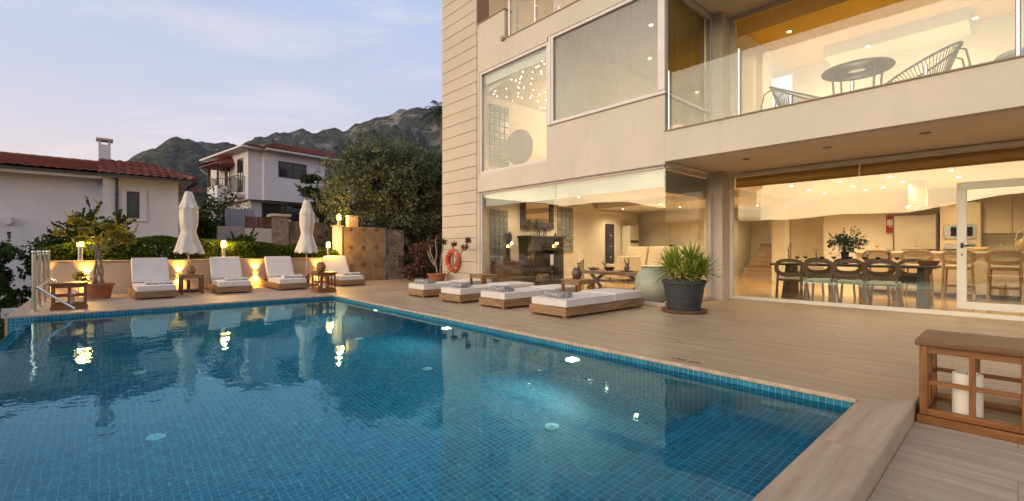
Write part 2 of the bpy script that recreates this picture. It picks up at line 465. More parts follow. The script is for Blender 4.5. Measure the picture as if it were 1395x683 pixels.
def build_mountains():
    m = MB(); NR = 56
    angs = []
    a = -180.
    while a < 180: angs.append(a); a += .3 if -12 < a < 40 else (.5 if -100 < a < -30 else 2.)
    R0, R1 = 260., 1500.
    n = len(angs)
    for a in angs:
        e = ridge(a); H = math.tan(R(e))*R1
        for j in range(NR):
            s = j/(NR-8)
            r = R0 + (R1-R0)*min(s, 1.2)
            x, y = r*math.sin(R(a)), r*math.cos(R(a))
            base = -4 + (H+5)*(max(0, min(1, s))**1.6)
            if s > 1: base = -4 + (H+5)*(1-(s-1)*3.0)
            p = Vector((x*.0035, y*.0035, 3.1))
            rough = fbm(p, 6) * 95 * min(1, e/9) * math.sin(math.pi*min(1, s))**.8
            ridged = ((1-abs(noise.noise(Vector((x*.006+9, y*.006, 1)))))*26 + (1-abs(fbm(Vector((x*.014+3, y*.014, 4)), 4)))**2*34 - 16)*min(1, e/9)*math.sin(math.pi*min(1, s))
            edge = fbm(Vector((x*.022, y*.022, 7)), 5)*(15 if e > 7 else 1.8)*min(1, max(0, s))
            m.v.append((x, y, max(-5, base + rough*.8 + ridged - 12*math.sin(math.pi*min(1,s)) + edge - (5 if e > 7 else 0))))
    for i in range(n):
        k = (i+1) % n
        for j in range(NR-1):
            m.f.append((i*NR+j, k*NR+j, k*NR+j+1, i*NR+j+1))
    mt, t, b = newmat('mountain_scrub')
    g = t.new('ShaderNodeNewGeometry')
    P = g.outputs['Position']
    scrub = t.noise(P, .09, 5, .7); rock = t.noise(t.scale(P, (1,1,1.6)), .012, 7, .62); fine = t.noise(t.scale(P, (1,1,.45)), .07, 7, .72)
    sz = t.new('ShaderNodeSeparateXYZ'); t.lk(P, sz.inputs[0])
    hi = t.smooth(sz.outputs[2], 120., 420.)
    c = t.mix(t.smooth(scrub, .42, .58), (.024,.028,.024), (.070,.074,.062))
    rk = t.mix(t.smooth(fine, .35, .65), (.07,.066,.066), (.34,.30,.28))
    f = t.math('ADD', t.smooth(rock, .52, .62), t.math('MULTIPLY', t.smooth(fine, .6, .68), .5))
    f = t.math('MULTIPLY', f, t.math('MULTIPLY_ADD', hi, .7, .25), clamp=True)
    c = t.mix(f, c, rk)
    t.lk(c, b.inputs['Base Color']); b.inputs['Roughness'].default_value = 1; b.inputs['Specular IOR Level'].default_value = 0
    t.lk(t.bump(t.noise(P, .16, 6, .75), 1., 3.), b.inputs['Normal'])
    structure(m, 'mountains', mt, smooth=180)
build_mountains()

hz, t, b = newmat('haze_air'); t.n.remove(b)
pv = t.new('ShaderNodeVolumePrincipled'); pv.inputs['Color'].default_value = (.72,.80,.95,1); pv.inputs['Density'].default_value = .00006; pv.inputs['Anisotropy'].default_value = 0
t.lk(pv.outputs[0], t.n['Material Output'].inputs['Volume'])
tag(MB().box(-1790, 1790, -1790, 1790, -16, 640).build('haze', hz), kind='stuff')
def ground_z(x, y):
    def ss(v, a, b):
        v = max(0, min(1, (v-a)/(b-a))); return v*v*(3-2*v)
    z = -3.2
    z += 3.9 * ss(x, 1.8, 3.6) * ss(y, 15.25, 15.6)
    if y > 22 and x > 3: z += .4*ss(y, 22, 30)
    if y > 34: z += (y-34)*.05
    z -= 12*ss(-x, 20, 220)
    return max(-14, z) if y < 34 else z
def build_ground():
    m = MB(); xs = [-1780,-1500,-500,-260,-120,-60,-30,-20,-14,-10,-7,-5,-4,-3]; x = -2.
    while x < 14: xs.append(x); x += .4
    xs += [15,17,20,25,32,45,70,120,220,400,1500,1780]
    ys = [-1780,-1500,-400,-120,-50,-25,-15,-8,-4,0,4,8,12,14.0]; y = 14.4
    while y < 24: ys.append(y); y += .4
    ys += [25,26,28,30,32,34,37,42,50,70,100,150,220,300,500,1500,1780]
    for y in ys:
        for x in xs:
            far = max(abs(x), abs(y))
            z = ground_z(x, y) if far < 400 else -14
            if 14 > x > -3 and y > 15.5: z += .05*noise.noise(Vector((x*1.3, y*1.3, 0)))
            m.v.append((x, y, z))
    n = len(xs)
    for j in range(len(ys)-1):
        for i in range(n-1): m.f.append((j*n+i, j*n+i+1, (j+1)*n+i+1, (j+1)*n+i))
    g = M('garden_soil', (.055,.05,.03), .95, 0, .5, 3, .8, 20, rnd=False)
    structure(m, 'ground', g, smooth=60)
build_ground()

# ------------------------------------------------------------------ terrace and pool
PX0, PX1, PY0, PY1 = -.85, 4.11, .79, 10.97
KX, KY = 4.455, .495
WL = -.078
m = MB(); m.prism([(PX1+.004, PY0-.004), (KX, KY), (4.97, KY), (4.97, -6), (7.80, -6), (10.25, -6), (10.25, 4.42), (7.82, 4.42), (7.82, PY1), (PX1+.004, PY1)], -.6, 0)
structure(m, 'deck', m_deck, bevel=.004, seg=1)
m = MB(); m.prism([(-1.18, PY1+.004), (7.82, PY1+.004), (7.82, 11.97), (13, 11.97), (13, 15.6), (-1.18, 15.6)], -.6, 0)
structure(m, 'pool_terrace', m_backdeck, bevel=.006, seg=1)
m = MB(); m.box(-1.1, 13, 11, 15.5, -3.4, -.6)
structure(m, 'terrace_base', stucco('terrace_wall', (.58,.50,.41), .3, 90, .15))
m = MB(); m.prism([(-1.0, KY), (KX-.004, KY), (PX1, PY0-.003), (-1.0, PY0-.003)], -.55, 0)
structure(m, 'pool_kerb', m_kerb, bevel=.014, seg=3)
m = MB(); m.box(-4.0, 4.965, -6, KY-.003, -.6, -.13)
structure(m, 'lower_path', m_lower)
# light stone nosing round the water
m = MB(); m.box(PX1-.014, PX1+.030, PY0, PY1, -.032, .0035)
m.box(PX0, PX1+.03, PY1-.014, PY1+.03, -.032, .0032)
structure(m, 'pool_coping', m_coping, bevel=.006, seg=2)

FZ = -1.18
m = MB()
m.add([(PX1,PY0,-.03),(PX1,PY1,-.03),(PX1,PY1,FZ),(PX1,PY0,FZ)], [(0,1,2,3)])
m.add([(PX0-.3,PY1,-.03),(PX1,PY1,-.03),(PX1,PY1,FZ),(PX0-.3,PY1,FZ)], [(3,2,1,0)])
m.add([(PX0,PY0,-.03),(PX1,PY0,-.03),(PX1,PY0,FZ),(PX0,PY0,FZ)], [(0,1,2,3)])
m.add([(PX0,PY0,FZ),(PX1,PY0,FZ),(PX1,PY1,FZ),(PX0,PY1,FZ)], [(0,1,2,3)])
# tiled steps across the near end
for i, (y1, zt) in enumerate(((1.13,-.30),(1.48,-.52),(1.83,-.74))):
    m.box(PX0+.002, PX1-.002, PY0+.002+i*.0005, y1, FZ+.002, zt)
# overflow weir on the valley side
m.prism([(PX0-.10, WL-.012), (PX0, WL-.02), (PX0, FZ), (PX0-.16, FZ-.6), (PX0-.16, WL-.05)], PY0, PY1, Matrix(((1,0,0,0),(0,0,1,0),(0,1,0,0),(0,0,0,1))))
structure(m, 'pool_basin', m_mosaic)
m = MB(); m.box(-1.55, PX0-.165, .5, PY1, -1.1, -.75); m.box(-1.62, -1.55, .5, PY1, -1.1, -.45)
structure(m, 'overflow_gutter', stucco('gutter_render', (.5,.47,.43), .3, 90, .2))
m = MB(); m.box(-1.60, PX0-.17, .4, 11.0, -3.4, -1.1); m.box(PX0-.17, 4.2, .5, .52, -3.4, -1.3)
structure(m, 'pool_foundation', stucco('foundation_render', (.45,.42,.38), .3, 90, .2))
# water
def water_mat():
    m, t, b = newmat('pool_water'); t.n.remove(b)
    g = t.new('ShaderNodeNewGeometry').outputs['Position']
    a = t.noise(t.scale(g, (.9,.55,1)), 1.3, 2, .5, .4)
    bb = t.noise(t.scale(g, (2.6,1.5,1)), 2.0, 3, .55, .6)
    big = t.noise(t.scale(g, (.35,.25,1)), 1., 2)
    sx = t.new('ShaderNodeSeparateXYZ'); t.lk(g, sx.inputs[0])
    calm = t.math('MULTIPLY_ADD', t.smooth(sx.outputs[0], 4.2, .6), .75, .25)   # more stir towards the overflow
    calm = t.math('MULTIPLY', calm, t.math('MULTIPLY_ADD', t.smooth(big, .4, .65), .7, .4))
    h = t.math('MULTIPLY', t.math('ADD', t.math('MULTIPLY', a, 1.), t.math('ADD', t.math('MULTIPLY', bb, .30), t.math('MULTIPLY', t.noise(g, 9., 2, .5, .4), .045))), calm)
    nb = t.bump(h, .33, .045)
    gl = t.new('ShaderNodeBsdfGlass'); gl.inputs['IOR'].default_value = 1.333; gl.inputs['Roughness'].default_value = 0
    gl.inputs['Color'].default_value = (.52,.91,1.0,1); t.lk(nb, gl.inputs['Normal'])
    t.lk(gl.outputs[0], t.n['Material Output'].inputs[0])
    return m
m = MB(); m.add([(PX0-.115,PY0-.001,WL),(PX1,PY0-.001,WL),(PX1,PY1,WL),(PX0-.115,PY1,WL)], [(0,1,2,3)])
structure(m, 'pool_water', water_mat())
# film running over the weir
m = MB(); m.add([(PX0-.115,PY0,WL),(PX0-.115,PY1,WL),(PX0-.168,PY1,WL-.05),(PX0-.168,PY0,WL-.05)], [(0,1,2,3)])
m.add([(PX0-.168,PY0,WL-.05),(PX0-.168,PY1,WL-.05),(PX0-.172,PY1,-.74),(PX0-.172,PY0,-.74)], [(0,1,2,3)])
wf = newmat('weir_film'); wf[2].inputs['Base Color'].default_value = (.05,.16,.22,1); wf[2].inputs['Roughness'].default_value = .08
structure(m, 'weir_water', wf[0])

WARM = (1., .73, .41); WARM2 = (1., .76, .46)
def lamp(kind, loc, power, col=WARM, size=.05, aim=None, cone=140, blend=1.):
    l = bpy.data.lights.new('lamp', kind); l.energy = power; l.color = col
    if kind == 'AREA': l.size = size
    else: l.shadow_soft_size = size
    if kind == 'SPOT': l.spot_size = R(cone); l.spot_blend = blend
    o = bpy.data.objects.new('lamp_light', l); COL.objects.link(o); o.location = loc
    if aim is not None:
        o.rotation_euler = Vector(aim).to_track_quat('-Z', 'Y').to_euler()
    return o
e_pool = emit('pool_lamp_glow', (1., .80, .48), 9)
PL = ['nearest lit underwater lamp in the house-side wall of the pool', 'middle lit underwater lamp in the house-side wall of the pool', 'farthest lit underwater lamp near the far pool corner']
for i, y in enumerate((3.45, 6.05, 8.65)):
    th = thing('pool_light', PL[i], 'pool light', (PX1, y, -.47), 0, 'underwater pool lamps')
    rot = Matrix.Rotation(R(-90), 4, 'Y')
    o = MB().lathe([(.085,0),(.085,.018),(.072,.024)], n=20); a = MB().add(o.v, o.f, rot).build('trim_ring', m_chrome, th, 30)
    o = MB().lathe([(.070,0),(.070,.03),(.05,.045),(0,.05)], n=20); a = MB().add(o.v, o.f, rot).build('lens', e_pool, th, 60)
    lamp('SPOT', (PX1-.09, y, -.47), 60, (1., .92, .74), .06, (-1, 0, -.10), 150)
m_drain = M('drain_plastic', (.62,.74,.74), .5, 0, .05)
for i, (x, y, lb) in enumerate(((3.0,2.80,'pale round floor inlet nearest the pool steps'), (2.98,4.87,'pale round floor inlet midway along the house side of the pool floor'), (.32,4.73,'pale round floor inlet on the valley side of the pool floor'), (2.98,6.9,'pale round floor inlet towards the far end of the pool, house side'), (.32,6.8,'pale round floor inlet towards the far end of the pool, valley side'))):
    th = thing('floor_inlet', lb, 'pool inlet', (x, y, FZ), 0, 'round inlets in the pool floor')
    MB().lathe([(.065,0),(.065,.012),(.05,.02),(0,.022)], n=24).build('cover', m_drain, th, 40)
    MB().lathe([(.016,.022),(.016,.035),(0,.037)], n=14).build('knob', m_drain, th, 40)

# painted depth mark, read from the water
def text(name, body, size, loc, rot, mat, parent=None, ext=.002, ax='CENTER', sx=1):
    c = bpy.data.curves.new(name, 'FONT'); c.body = body; c.size = size; c.extrude = ext; c.align_x = ax; c.align_y = 'CENTER'
    c.materials.append(mat)
    o = bpy.data.objects.new(name, c); COL.objects.link(o); o.location = loc; o.rotation_euler = rot; o.scale = (sx, 1, 1)
    dg = bpy.context.evaluated_depsgraph_get(); me = bpy.data.meshes.new_from_object(o.evaluated_get(dg))
    n_ = bpy.data.objects.new(name, me); COL.objects.link(n_); n_.location = loc; n_.rotation_euler = rot; n_.scale = (sx, 1, 1)
    bpy.data.objects.remove(o)
    if parent: n_.parent = parent
    return n_
dm = text('depth_mark', '150 cm', .085, (4.275, 2.19, .0025), (0, 0, R(-90)), M('mark_paint', (.09,.07,.05), .7, 0, .3), ext=.001, sx=1.25)
tag(dm, 'worn black 150 cm depth mark on the stone beside the pool', 'depth mark')
m = MB(); m.lathe([(.06,0),(.065,.0015),(0,.002)], c=(4.9,6.6,.0005), n=20, sx=1.6, sy=1)

# ------------------------------------------------------------------ leaves
def leaf_at(m, p, L, W, d=None):
    d = d or Vector((random.gauss(0,1), random.gauss(0,1), random.gauss(0,.8)))
    if d.length < .01: d = Vector((0,0,1))
    d.normalize(); s = d.cross(Vector((random.gauss(0,1), random.gauss(0,1), random.gauss(0,1))))
    if s.length < .01: s = d.orthogonal()
    s.normalize(); k = d.cross(s)*L*.12
    m.add([p-d*L/2, p+s*W/2+k, p+d*L/2, p-s*W/2+k], [(0,1,2,3)])
def cloud(m, blobs, n, L, W, shell=.5, freq=1.6, thr=-.05, out=.5, seed=0):
    tot = sum(b[1][0]*b[1][1]*b[1][2] for b in blobs); k = 0; guard = 0
    while k < n and guard < n*12:
        guard += 1
        x = random.random()*tot
        for c, r in blobs:
            x -= r[0]*r[1]*r[2]
            if x <= 0: break
        d = Vector((random.gauss(0,1), random.gauss(0,1), random.gauss(0,1))).normalized()
        u = random.random()**shell
        q = Vector((d.x*r[0], d.y*r[1], d.z*r[2]))
        p = Vector(c) + q*u
        v = noise.noise(p*freq + Vector((seed*3.7, 0, 0)))
        if v < thr + (.25*(u > .85)): continue
        p = p + q*.12*v
        s = .7 + random.random()*.6
        dd = d*out + Vector((random.gauss(0,.7), random.gauss(0,.7), random.gauss(0,.7)))
        leaf_at(m, p, L*s, W*s, dd); k += 1
def sprigs(m, blobs, n, L, W, reach=.25, step=.035):
    "leafy twigs that break the crown's outline"
    for i in range(n):
        c, r = random.choice(blobs)
        d = Vector((random.gauss(0,1), random.gauss(0,1), random.gauss(0,1)+.35)).normalized()
        p = Vector(c) + Vector((d.x*r[0], d.y*r[1], d.z*r[2]))*.95
        k = (d + Vector((0,0,.5)) + Vector((random.gauss(0,.3),)*3)).normalized()
        for j in range(int(reach/step*(.5+random.random()))):
            p = p + k*step
            leaf_at(m, p, L, W, k*.6 + Vector((random.gauss(0,.6), random.gauss(0,.6), random.gauss(0,.5))))
def tree(name, label, cat, base, trunks, blobs, n, L, W, lm, group=None, sprig=60, tr=m_bark, **k):
    th = thing(name, label, cat, base, 0, group)
    tm = MB()
    for pts, r in trunks: tm.tube(pts, r, 9)
    tm.build('trunk', tr, th, 60)
    lmh = MB(); cloud(lmh, blobs, n, L, W, **k); sprigs(lmh, blobs, sprig, L, W)
    lmh.build('crown', lm, th)
    return th
# ------------------------------------------------------------------ the villa
VL = Vector((7.87, 4.45, 0))
villa = thing('villa', 'large beige rendered villa with big windows and glass balcony beside the pool', 'house', VL)
def wb(mb, name, mat, th=None, par=None, **k):
    "build in world coordinates under a thing (or under one of its parts)"
    o = mb.build(name, mat, **k); th = th or villa
    o.parent = par or th
    if not par: o.location = -th.location
    return o
m = MB()
m.box(7.87, 8.11, 4.45, 10.22, 2.70, 3.19); m.box(7.87, 8.11, 10.12, 10.22, 0, 2.70)
m.box(7.87, 8.11, 4.45, 7.50, 3.19, 4.02); m.box(7.87, 8.11, 10.12, 10.22, 3.19, 6.05)
m.box(7.87, 8.11, 7.50, 10.22, 6.05, 6.15); m.box(7.87, 8.11, 4.45, 10.22, 6.15, 6.62)
m.box(7.87, 8.11, 9.05, 10.22, 6.62, 7.42)
m.box(9.92, 10.30, 4.26, 4.62, 0, 2.75); m.box(9.92, 10.30, 4.26, 4.62, 3.2, 6.2)
wb(m, 'facade_wall', m_fac)
m = MB()
m.box(7.872, 8.30, 10.22, 11.95, 0, 9.6)
m.box(8.30, 20.8, 11.75, 11.95, 0, 9.6)
wb(m, 'side_wall', stucco('joint_shadow', (.30,.22,.16), .3, 100))
m = MB(); z0 = .06
while z0 < 9.5:
    m.box(7.842, 8.32, 10.223, 11.968, z0, z0+.327); z0 += .34
wb(m, 'cladding', stucco('cladding_render', (.60,.515,.42), .4, 150, .06), bevel=.006, seg=1)
# balcony of the first floor with its soffit
m = MB(); m.box(7.87, 8.06, -6.2, 4.447, 2.75, 3.31)
wb(m, 'balcony_parapet', m_fac)
m = MB(); m.box(8.06, 10.42, -6.2, 4.447, 2.775, 3.2); wb(m, 'balcony_slab', m_soffit)
m = MB(); m.box(7.845, 8.085, -6.2, 4.46, 3.312, 3.332); m.box(7.845, 8.13, 4.44, 7.48, 4.018, 4.036)
m.box(7.845, 8.13, 9.03, 10.215, 7.422, 7.442); m.box(7.85, 8.13, -6, 9.05, 6.622, 6.645); m.box(7.852, 7.868, 4.46, 10.2, 2.68, 2.70)
m.box(7.80, 7.869, 9.03, 9.13, 6.60, 6.66); m.box(7.80, 7.812, 9.02, 9.14, 6.66, 6.70)
wb(m, 'flashing', m_fascia)
m = MB(); m.box(8.11, 10.42, -6, 4.45, 6.22, 6.60); wb(m, 'upper_soffit', m_soffit)
m = MB(); m.box(7.87, 8.11, -6, 4.45, 6.2, 6.62); m.box(7.87, 8.3, -6, 10.22, 9.32, 9.6); wb(m, 'slab_edge', m_fac)
# ---- inner shell
m_floor = M('honey_marble', (.50,.34,.17), .13, 0, .22, 1.6, stretch=(1,1,1), rnd=False)
m = MB(); m.box(7.83, 20.8, 4.43, 10.4, -.12, .012); m.box(10.262, 20.8, -6.2, 4.43, -.12, .012); wb(m, 'ground_floor', m_floor)
m = MB()
m.box(8.11, 20.8, 4.47, 10.22, 2.75, 3.15); m.box(10.42, 20.8, -6.2, 4.47, 2.75, 3.15)
wb(m, 'ground_ceiling', m_paint)
m = MB()
m.box(8.12, 16.2, 10.21, 10.4, .01, 2.75)
m.box(16.0, 16.2, 7.8, 10.2, .01, 2.75); m.box(16.2, 20.6, 7.6, 7.8, .01, 2.75)
m.box(20.5, 20.8, 4.2, 7.6, .01, 2.75); m.box(18.4, 20.5, 4.2, 5.45, .01, 2.75)
m.box(17.3, 17.6, -6.2, 4.2, .01, 2.75); m.box(17.6, 18.6, 4.0, 4.2, .01, 2.75)
m.box(10.3, 17.6, -6.3, -6.2, .01, 2.75)
m.box(16.3, 16.7, 5.0, 5.4, .012, 2.75)
wb(m, 'ground_interior_wall', m_paint)
m = MB(); m.box(13.2, 15.96, 5.2, 10.15, 2.55, 2.752); wb(m, 'dropped_ceiling', m_paint)
# first floor rooms
m = MB(); m.box(8.11, 15, 4.5, 10.2, 3.15, 3.19); m.box(10.3, 15, -6, 4.5, 3.15, 3.19); wb(m, 'first_floor', m_floor)
m = MB(); m.box(8.11, 15, 4.47, 10.2, 6.22, 6.60); wb(m, 'first_ceiling', m_paint)
m = MB(); m.add([(8.115,7.515,6.07),(13,7.515,6.07),(13,10.198,5.507),(8.115,10.198,5.507),(8.115,7.515,6.215),(13,7.515,6.215),(13,10.198,6.215),(8.115,10.198,6.215)], [(0,3,2,1),(4,5,6,7),(0,1,5,4),(1,2,6,5),(2,3,7,6),(3,0,4,7)]); wb(m, 'sloping_ceiling', m_paint)
m = MB(); m.box(10.42, 15, -6, 4.47, 6.22, 6.60); wb(m, 'balcony_room_ceiling', m_lamptint)
m = MB(); m.box(8.12, 15, 10.2, 10.4, 3.19, 6.2); m.box(8.12, 13, 7.43, 7.51, 3.19, 6.2); m.box(13, 13.1, 4.5, 10.2, 3.19, 6.2)
m.box(10.30, 13, 4.30, 4.5, 3.19, 6.2); m.box(14.6, 14.7, -6, 4.3, 3.19, 6.2); m.box(10.4, 14.7, -6.1, -6, 3.19, 6.2)
wb(m, 'first_interior_wall', m_paint)
m = MB(); m.box(13.6, 14.598, .7, 3.3, 5.95, 6.218); wb(m, 'light_shelf', m_paint)
# second floor
m = MB(); m.box(8.11, 14, .0, 10.2, 6.60, 6.625); wb(m, 'second_floor', m_floor)
m = MB(); m.box(8.3, 14, 0, 10.2, 9.3, 9.58); wb(m, 'second_ceiling', m_paint)
m = MB(); m.box(8.3, 14, 10.2, 10.22, 6.62, 9.3); m.box(13.5, 13.6, 0, 10.2, 6.62, 9.3); m.box(9.3, 13.5, -.1, 0, 6.62, 9.3); wb(m, 'second_interior_wall', m_paint)
m = MB(); m.box(9.9, 13.4, .02, 6.2, 9.2, 9.28); wb(m, 'second_lamptint_panel', m_lamptint)  # amber lamplight tone painted on as a coloured panel

def frame_x(x0, x1, y0, y1, z0, z1, w, bars=()):
    "window frame in a plane of constant x, w = bar width"
    f = MB()
    f.box(x0, x1, y0, y1, z0, z0+w); f.box(x0, x1, y0, y1, z1-w, z1)
    f.box(x0, x1, y0, y0+w, z0+w, z1-w); f.box(x0, x1, y1-w, y1, z0+w, z1-w)
    for b in bars: f.box(x0+.002, x1-.002, b-w*.45, b+w*.45, z0+w, z1-w)
    return f
def window(name, f, panes, fm, label=None):
    wnd = wb(f, name, fm, bevel=.004, seg=1)
    if label: wnd['label'] = label
    for p in panes:
        g = MB(); g.box(*p); o = g.build('pane', m_glass); o.parent = wnd
    return wnd
# living room bay: frameless at its outer corner
f = MB(); f.box(7.90, 7.98, 4.455, 10.12, .012, .075); f.box(7.90, 7.98, 4.49, 10.12, 2.64, 2.70); f.box(7.90, 7.98, 10.05, 10.12, .075, 2.64)
f.box(7.98, 9.92, 4.455, 4.53, .012, .075); f.box(9.80, 9.92, 4.455, 4.53, .075, 2.64); f.box(7.98, 9.92, 4.455, 4.53, 2.64, 2.70)
window('bay_window', f, [(7.93,7.942,7.352,10.05,.075,2.64), (7.93,7.942,4.475,7.348,.075,2.64), (7.944,8.88,4.478,4.49,.075,2.64), (8.884,9.80,4.478,4.49,.075,2.64)], m_alu)
f = frame_x(7.885, 7.99, 7.47, 10.12, 3.19, 6.05, .075)
f.box(7.875, 7.98, 7.40, 7.47, 4.04, 6.15)
window('star_room_window', f, [(7.93,7.942,7.545,10.045,3.265,5.975)], m_alu)
f = frame_x(7.885, 7.99, 4.45, 7.40, 4.038, 6.15, .075); f.box(7.87, 8.0, 4.455, 4.60, 4.113, 6.075)
window('curtained_window', f, [(7.93,7.942,4.60,7.325,4.113,6.075)], m_alu)
f = MB(); f.box(8.0, 9.92, 4.47, 4.55, 4.038, 4.10); f.box(8.0, 9.92, 4.47, 4.55, 6.10, 6.2); f.box(9.84, 9.92, 4.47, 4.55, 3.22, 6.10); f.box(8.0, 9.84, 4.47, 4.55, 3.2, 3.26)
window('balcony_side_window', f, [(8.0,9.84,4.50,4.512,4.10,6.10), (8.0,9.84,4.50,4.512,3.26,4.037)], m_alu)
f = frame_x(10.30, 10.38, -6, 4.26, 3.2, 6.2, .08, (-.9,))
window('balcony_window', f, [(10.33,10.342,1.6,4.18,3.28,6.12), (10.345,10.357,-.9,1.6,3.28,6.12), (10.33,10.342,-5.9,-.9,3.28,6.12)], m_alu)
f = frame_x(10.30, 10.37, -6.1, 4.26, .012, 2.74, .07)

window('dining_window', f, [(10.33,10.342,1.96,4.19,.082,2.67), (10.322,10.334,-6.0,1.955,.082,2.67)], m_aluw)
f = frame_x(9.40, 9.48, .0, 10.2, 6.63, 9.3, .08, (7.4, 4.2))
window('terrace_window', f, [(9.43,9.442,.1,10.1,6.71,9.22)], m_alu)
# the white glazed door leaf
dy = at_x(1303.5, 420, 10.29).y
f = frame_x(10.262, 10.318, dy-1.0, dy, .14, 2.17, .115)
dr = wb(f, 'door', m_aluw, bevel=.006, seg=2); dr['label'] = 'white framed glass door'
g = MB(); g.box(10.285, 10.293, dy-.885, dy-.115, .255, 2.055); o = g.build('pane', m_glass); o.parent = dr
h = MB(); h.box(10.20, 10.262, dy-.075, dy-.05, 1.145, 1.17); h.tube([(10.205, dy-.062, 1.157), (10.205, dy-.20, 1.152)], .010, 8); h.box(10.252, 10.263, dy-.078, dy-.045, 1.115, 1.20)
h.box(10.255, 10.264, dy-.068, dy-.054, .995, 1.03); o = h.build('handle', m_dark, smooth=40); o.parent = dr
# roller blinds
m_blind = M('pale_blind', (.60,.62,.58), .9, 0, .04, 2)
m_blind_d, t, b = newmat('olive_blind')
b.inputs['Base Color'].default_value = (.30,.25,.15,1); b.inputs['Roughness'].default_value = .85
tl = t.new('ShaderNodeBsdfTranslucent'); tl.inputs[0].default_value = (.75,.62,.34,1)
mx = t.new('ShaderNodeMixShader'); mx.inputs[0].default_value = .75
t.lk(b.outputs[0], mx.inputs[1]); t.lk(tl.outputs[0], mx.inputs[2]); t.lk(mx.outputs[0], t.n['Material Output'].inputs[0])
for y0, y1 in ((4.55, 7.33), (7.37, 10.02)):
    m = MB(); m.box(8.01, 8.022, y0, y1, 2.30, 2.62); m.tube([(8.04, y0, 2.60), (8.04, y1, 2.60)], .03, 10); m.tube([(8.016, y0, 2.298), (8.016, y1, 2.298)], .009, 8)
    wb(m, 'roller_blind', m_blind, smooth=40)
m = MB(); m.box(8.06, 9.80, 4.555, 4.567, 2.20, 2.62)
for k in range(5): m.box(8.06, 9.8, 4.55, 4.572, 2.20+k*.085, 2.205+k*.085+.03)
wb(m, 'roller_blind', M('grey_blind', (.33,.34,.31), .85, 0, .08, 3))
m = MB(); m.box(8.02, 8.03, 7.56, 10.03, 5.72, 5.97); wb(m, 'roller_blind', m_blind)
for y0, y1 in ((1.98, 4.17), (-6, 1.95)):
    m = MB(); m.box(10.40, 10.42, y0, y1, 2.47, 2.66); m.tube([(10.45, y0, 2.63), (10.45, y1, 2.63)], .045, 10); m.box(10.39, 10.43, y0, y1, 2.45, 2.475)
    wb(m, 'roller_blind', m_blind_d, smooth=40)
m = MB(); m.box(10.42, 10.44, -5.8, 4.15, 5.78, 6.12); wb(m, 'roller_blind', m_blind_d)
# sheer curtain with vertical seams behind the wide window
sm, t, b = newmat('sheer_curtain')
tr = t.new('ShaderNodeBsdfTransparent'); tl = t.new('ShaderNodeBsdfTranslucent'); df = t.new('ShaderNodeBsdfDiffuse')
tl.inputs[0].default_value = (.45,.42,.38,1); df.inputs[0].default_value = (.42,.39,.36,1)
a1 = t.new('ShaderNodeMixShader'); t.lk(tl.outputs[0], a1.inputs[1]); t.lk(df.outputs[0], a1.inputs[2]); a1.inputs[0].default_value = .6
a2 = t.new('ShaderNodeMixShader'); a2.inputs[0].default_value = .11; t.lk(tr.outputs[0], a2.inputs[1]); t.lk(a1.outputs[0], a2.inputs[2])
t.lk(a2.outputs[0], t.n['Material Output'].inputs[0])
m = MB()
for k in range(8): m.box(8.06+.004*(k % 2), 8.063+.004*(k % 2), 4.63+k*.337, 4.63+(k+1)*.337+.012, 4.05, 6.18)
wb(m, 'sheer_curtain', sm)
m_refl_amber = M('reflected_amber', (.34,.215,.045), .9, 0, .08, 3)  # cloth colour stands for the amber-lit ceiling reflected in the pane
m = MB()
for k in range(6): m.box(8.08+k*.29, 8.08+(k+1)*.29-.006, 4.60+.006*(k % 2), 4.606+.006*(k % 2), 3.22, 6.16)
wb(m, 'dimming_curtain', m_refl_amber)  # added behind the side window to darken the lit room
# balustrades
def posts(name, x, z0, zt, tall, short, y0, y1, gz1):
    b = MB(); b.box(x-.006, x+.006, y0, y1, z0+.03, gz1)
    base = wb(b, name, m_rail_glass)
    for y in tall:
        q = MB(); q.tube([(x-.03, y, z0), (x-.03, y, zt)], .024, 14); q.ell((x-.03, y, zt+.012), (.026,.026,.02), 12)
        o = q.build('post', m_steel, smooth=50); o.parent = base
    for y in short:
        q = MB(); q.tube([(x-.025, y, z0), (x-.025, y, z0+.15)], .022, 14); q.ell((x-.025, y, z0+.15), (.022,.022,.014), 12)
        o = q.build('clamp', m_steel, smooth=50); o.parent = base
posts('balustrade', 7.965, 3.333, 4.44, (4.40, 3.13, 0.0, -3.1), (2.36, 1.58, .80, -.8, -1.6), -4.6, 4.42, 4.42)
posts('balustrade', 7.965, 6.646, 7.75, (8.93, 7.97), (7.18, 6.4), 4.5, 9.03, 7.73)
# downlights
e_dl = emit('downlight_glow', (1., .83, .55), 14)
def downlight(p, r=.045, lit=True, power=0, cone=150):
    o = MB().lathe([(r+.02, 0), (r+.02, -.008), (r, -.010)], c=p, n=18); 
    d = wb(o, 'downlight', m_aluw if lit else m_fascia, smooth=40)
    q = MB().lathe([(0, -.0125), (r-.002, -.0115)], c=p, n=16); l = q.build('lens', e_dl if lit else M('dark_lens', (.05,.045,.04), .2)); l.parent = d
    if power: lamp('SPOT', (p[0], p[1], p[2]-.03), power, WARM, .05, (0,0,-1), cone)
def c7(x, y): return 960 + x/2.731, 200 + y/2.731
def c6(x, y): return 640 + x/2.9694, 220 + y/2.9694
K = 6.8
for i, (x, y) in enumerate([(322,145),(388,160),(447,172),(500,128),(552,147),(600,160),(690,110),(735,130),(917,87),(945,112),(969,133)]):
    p = at_z(*c7(x, y), 2.748)
    if p.x < 17.2: downlight(p, .042, True, 20*K)
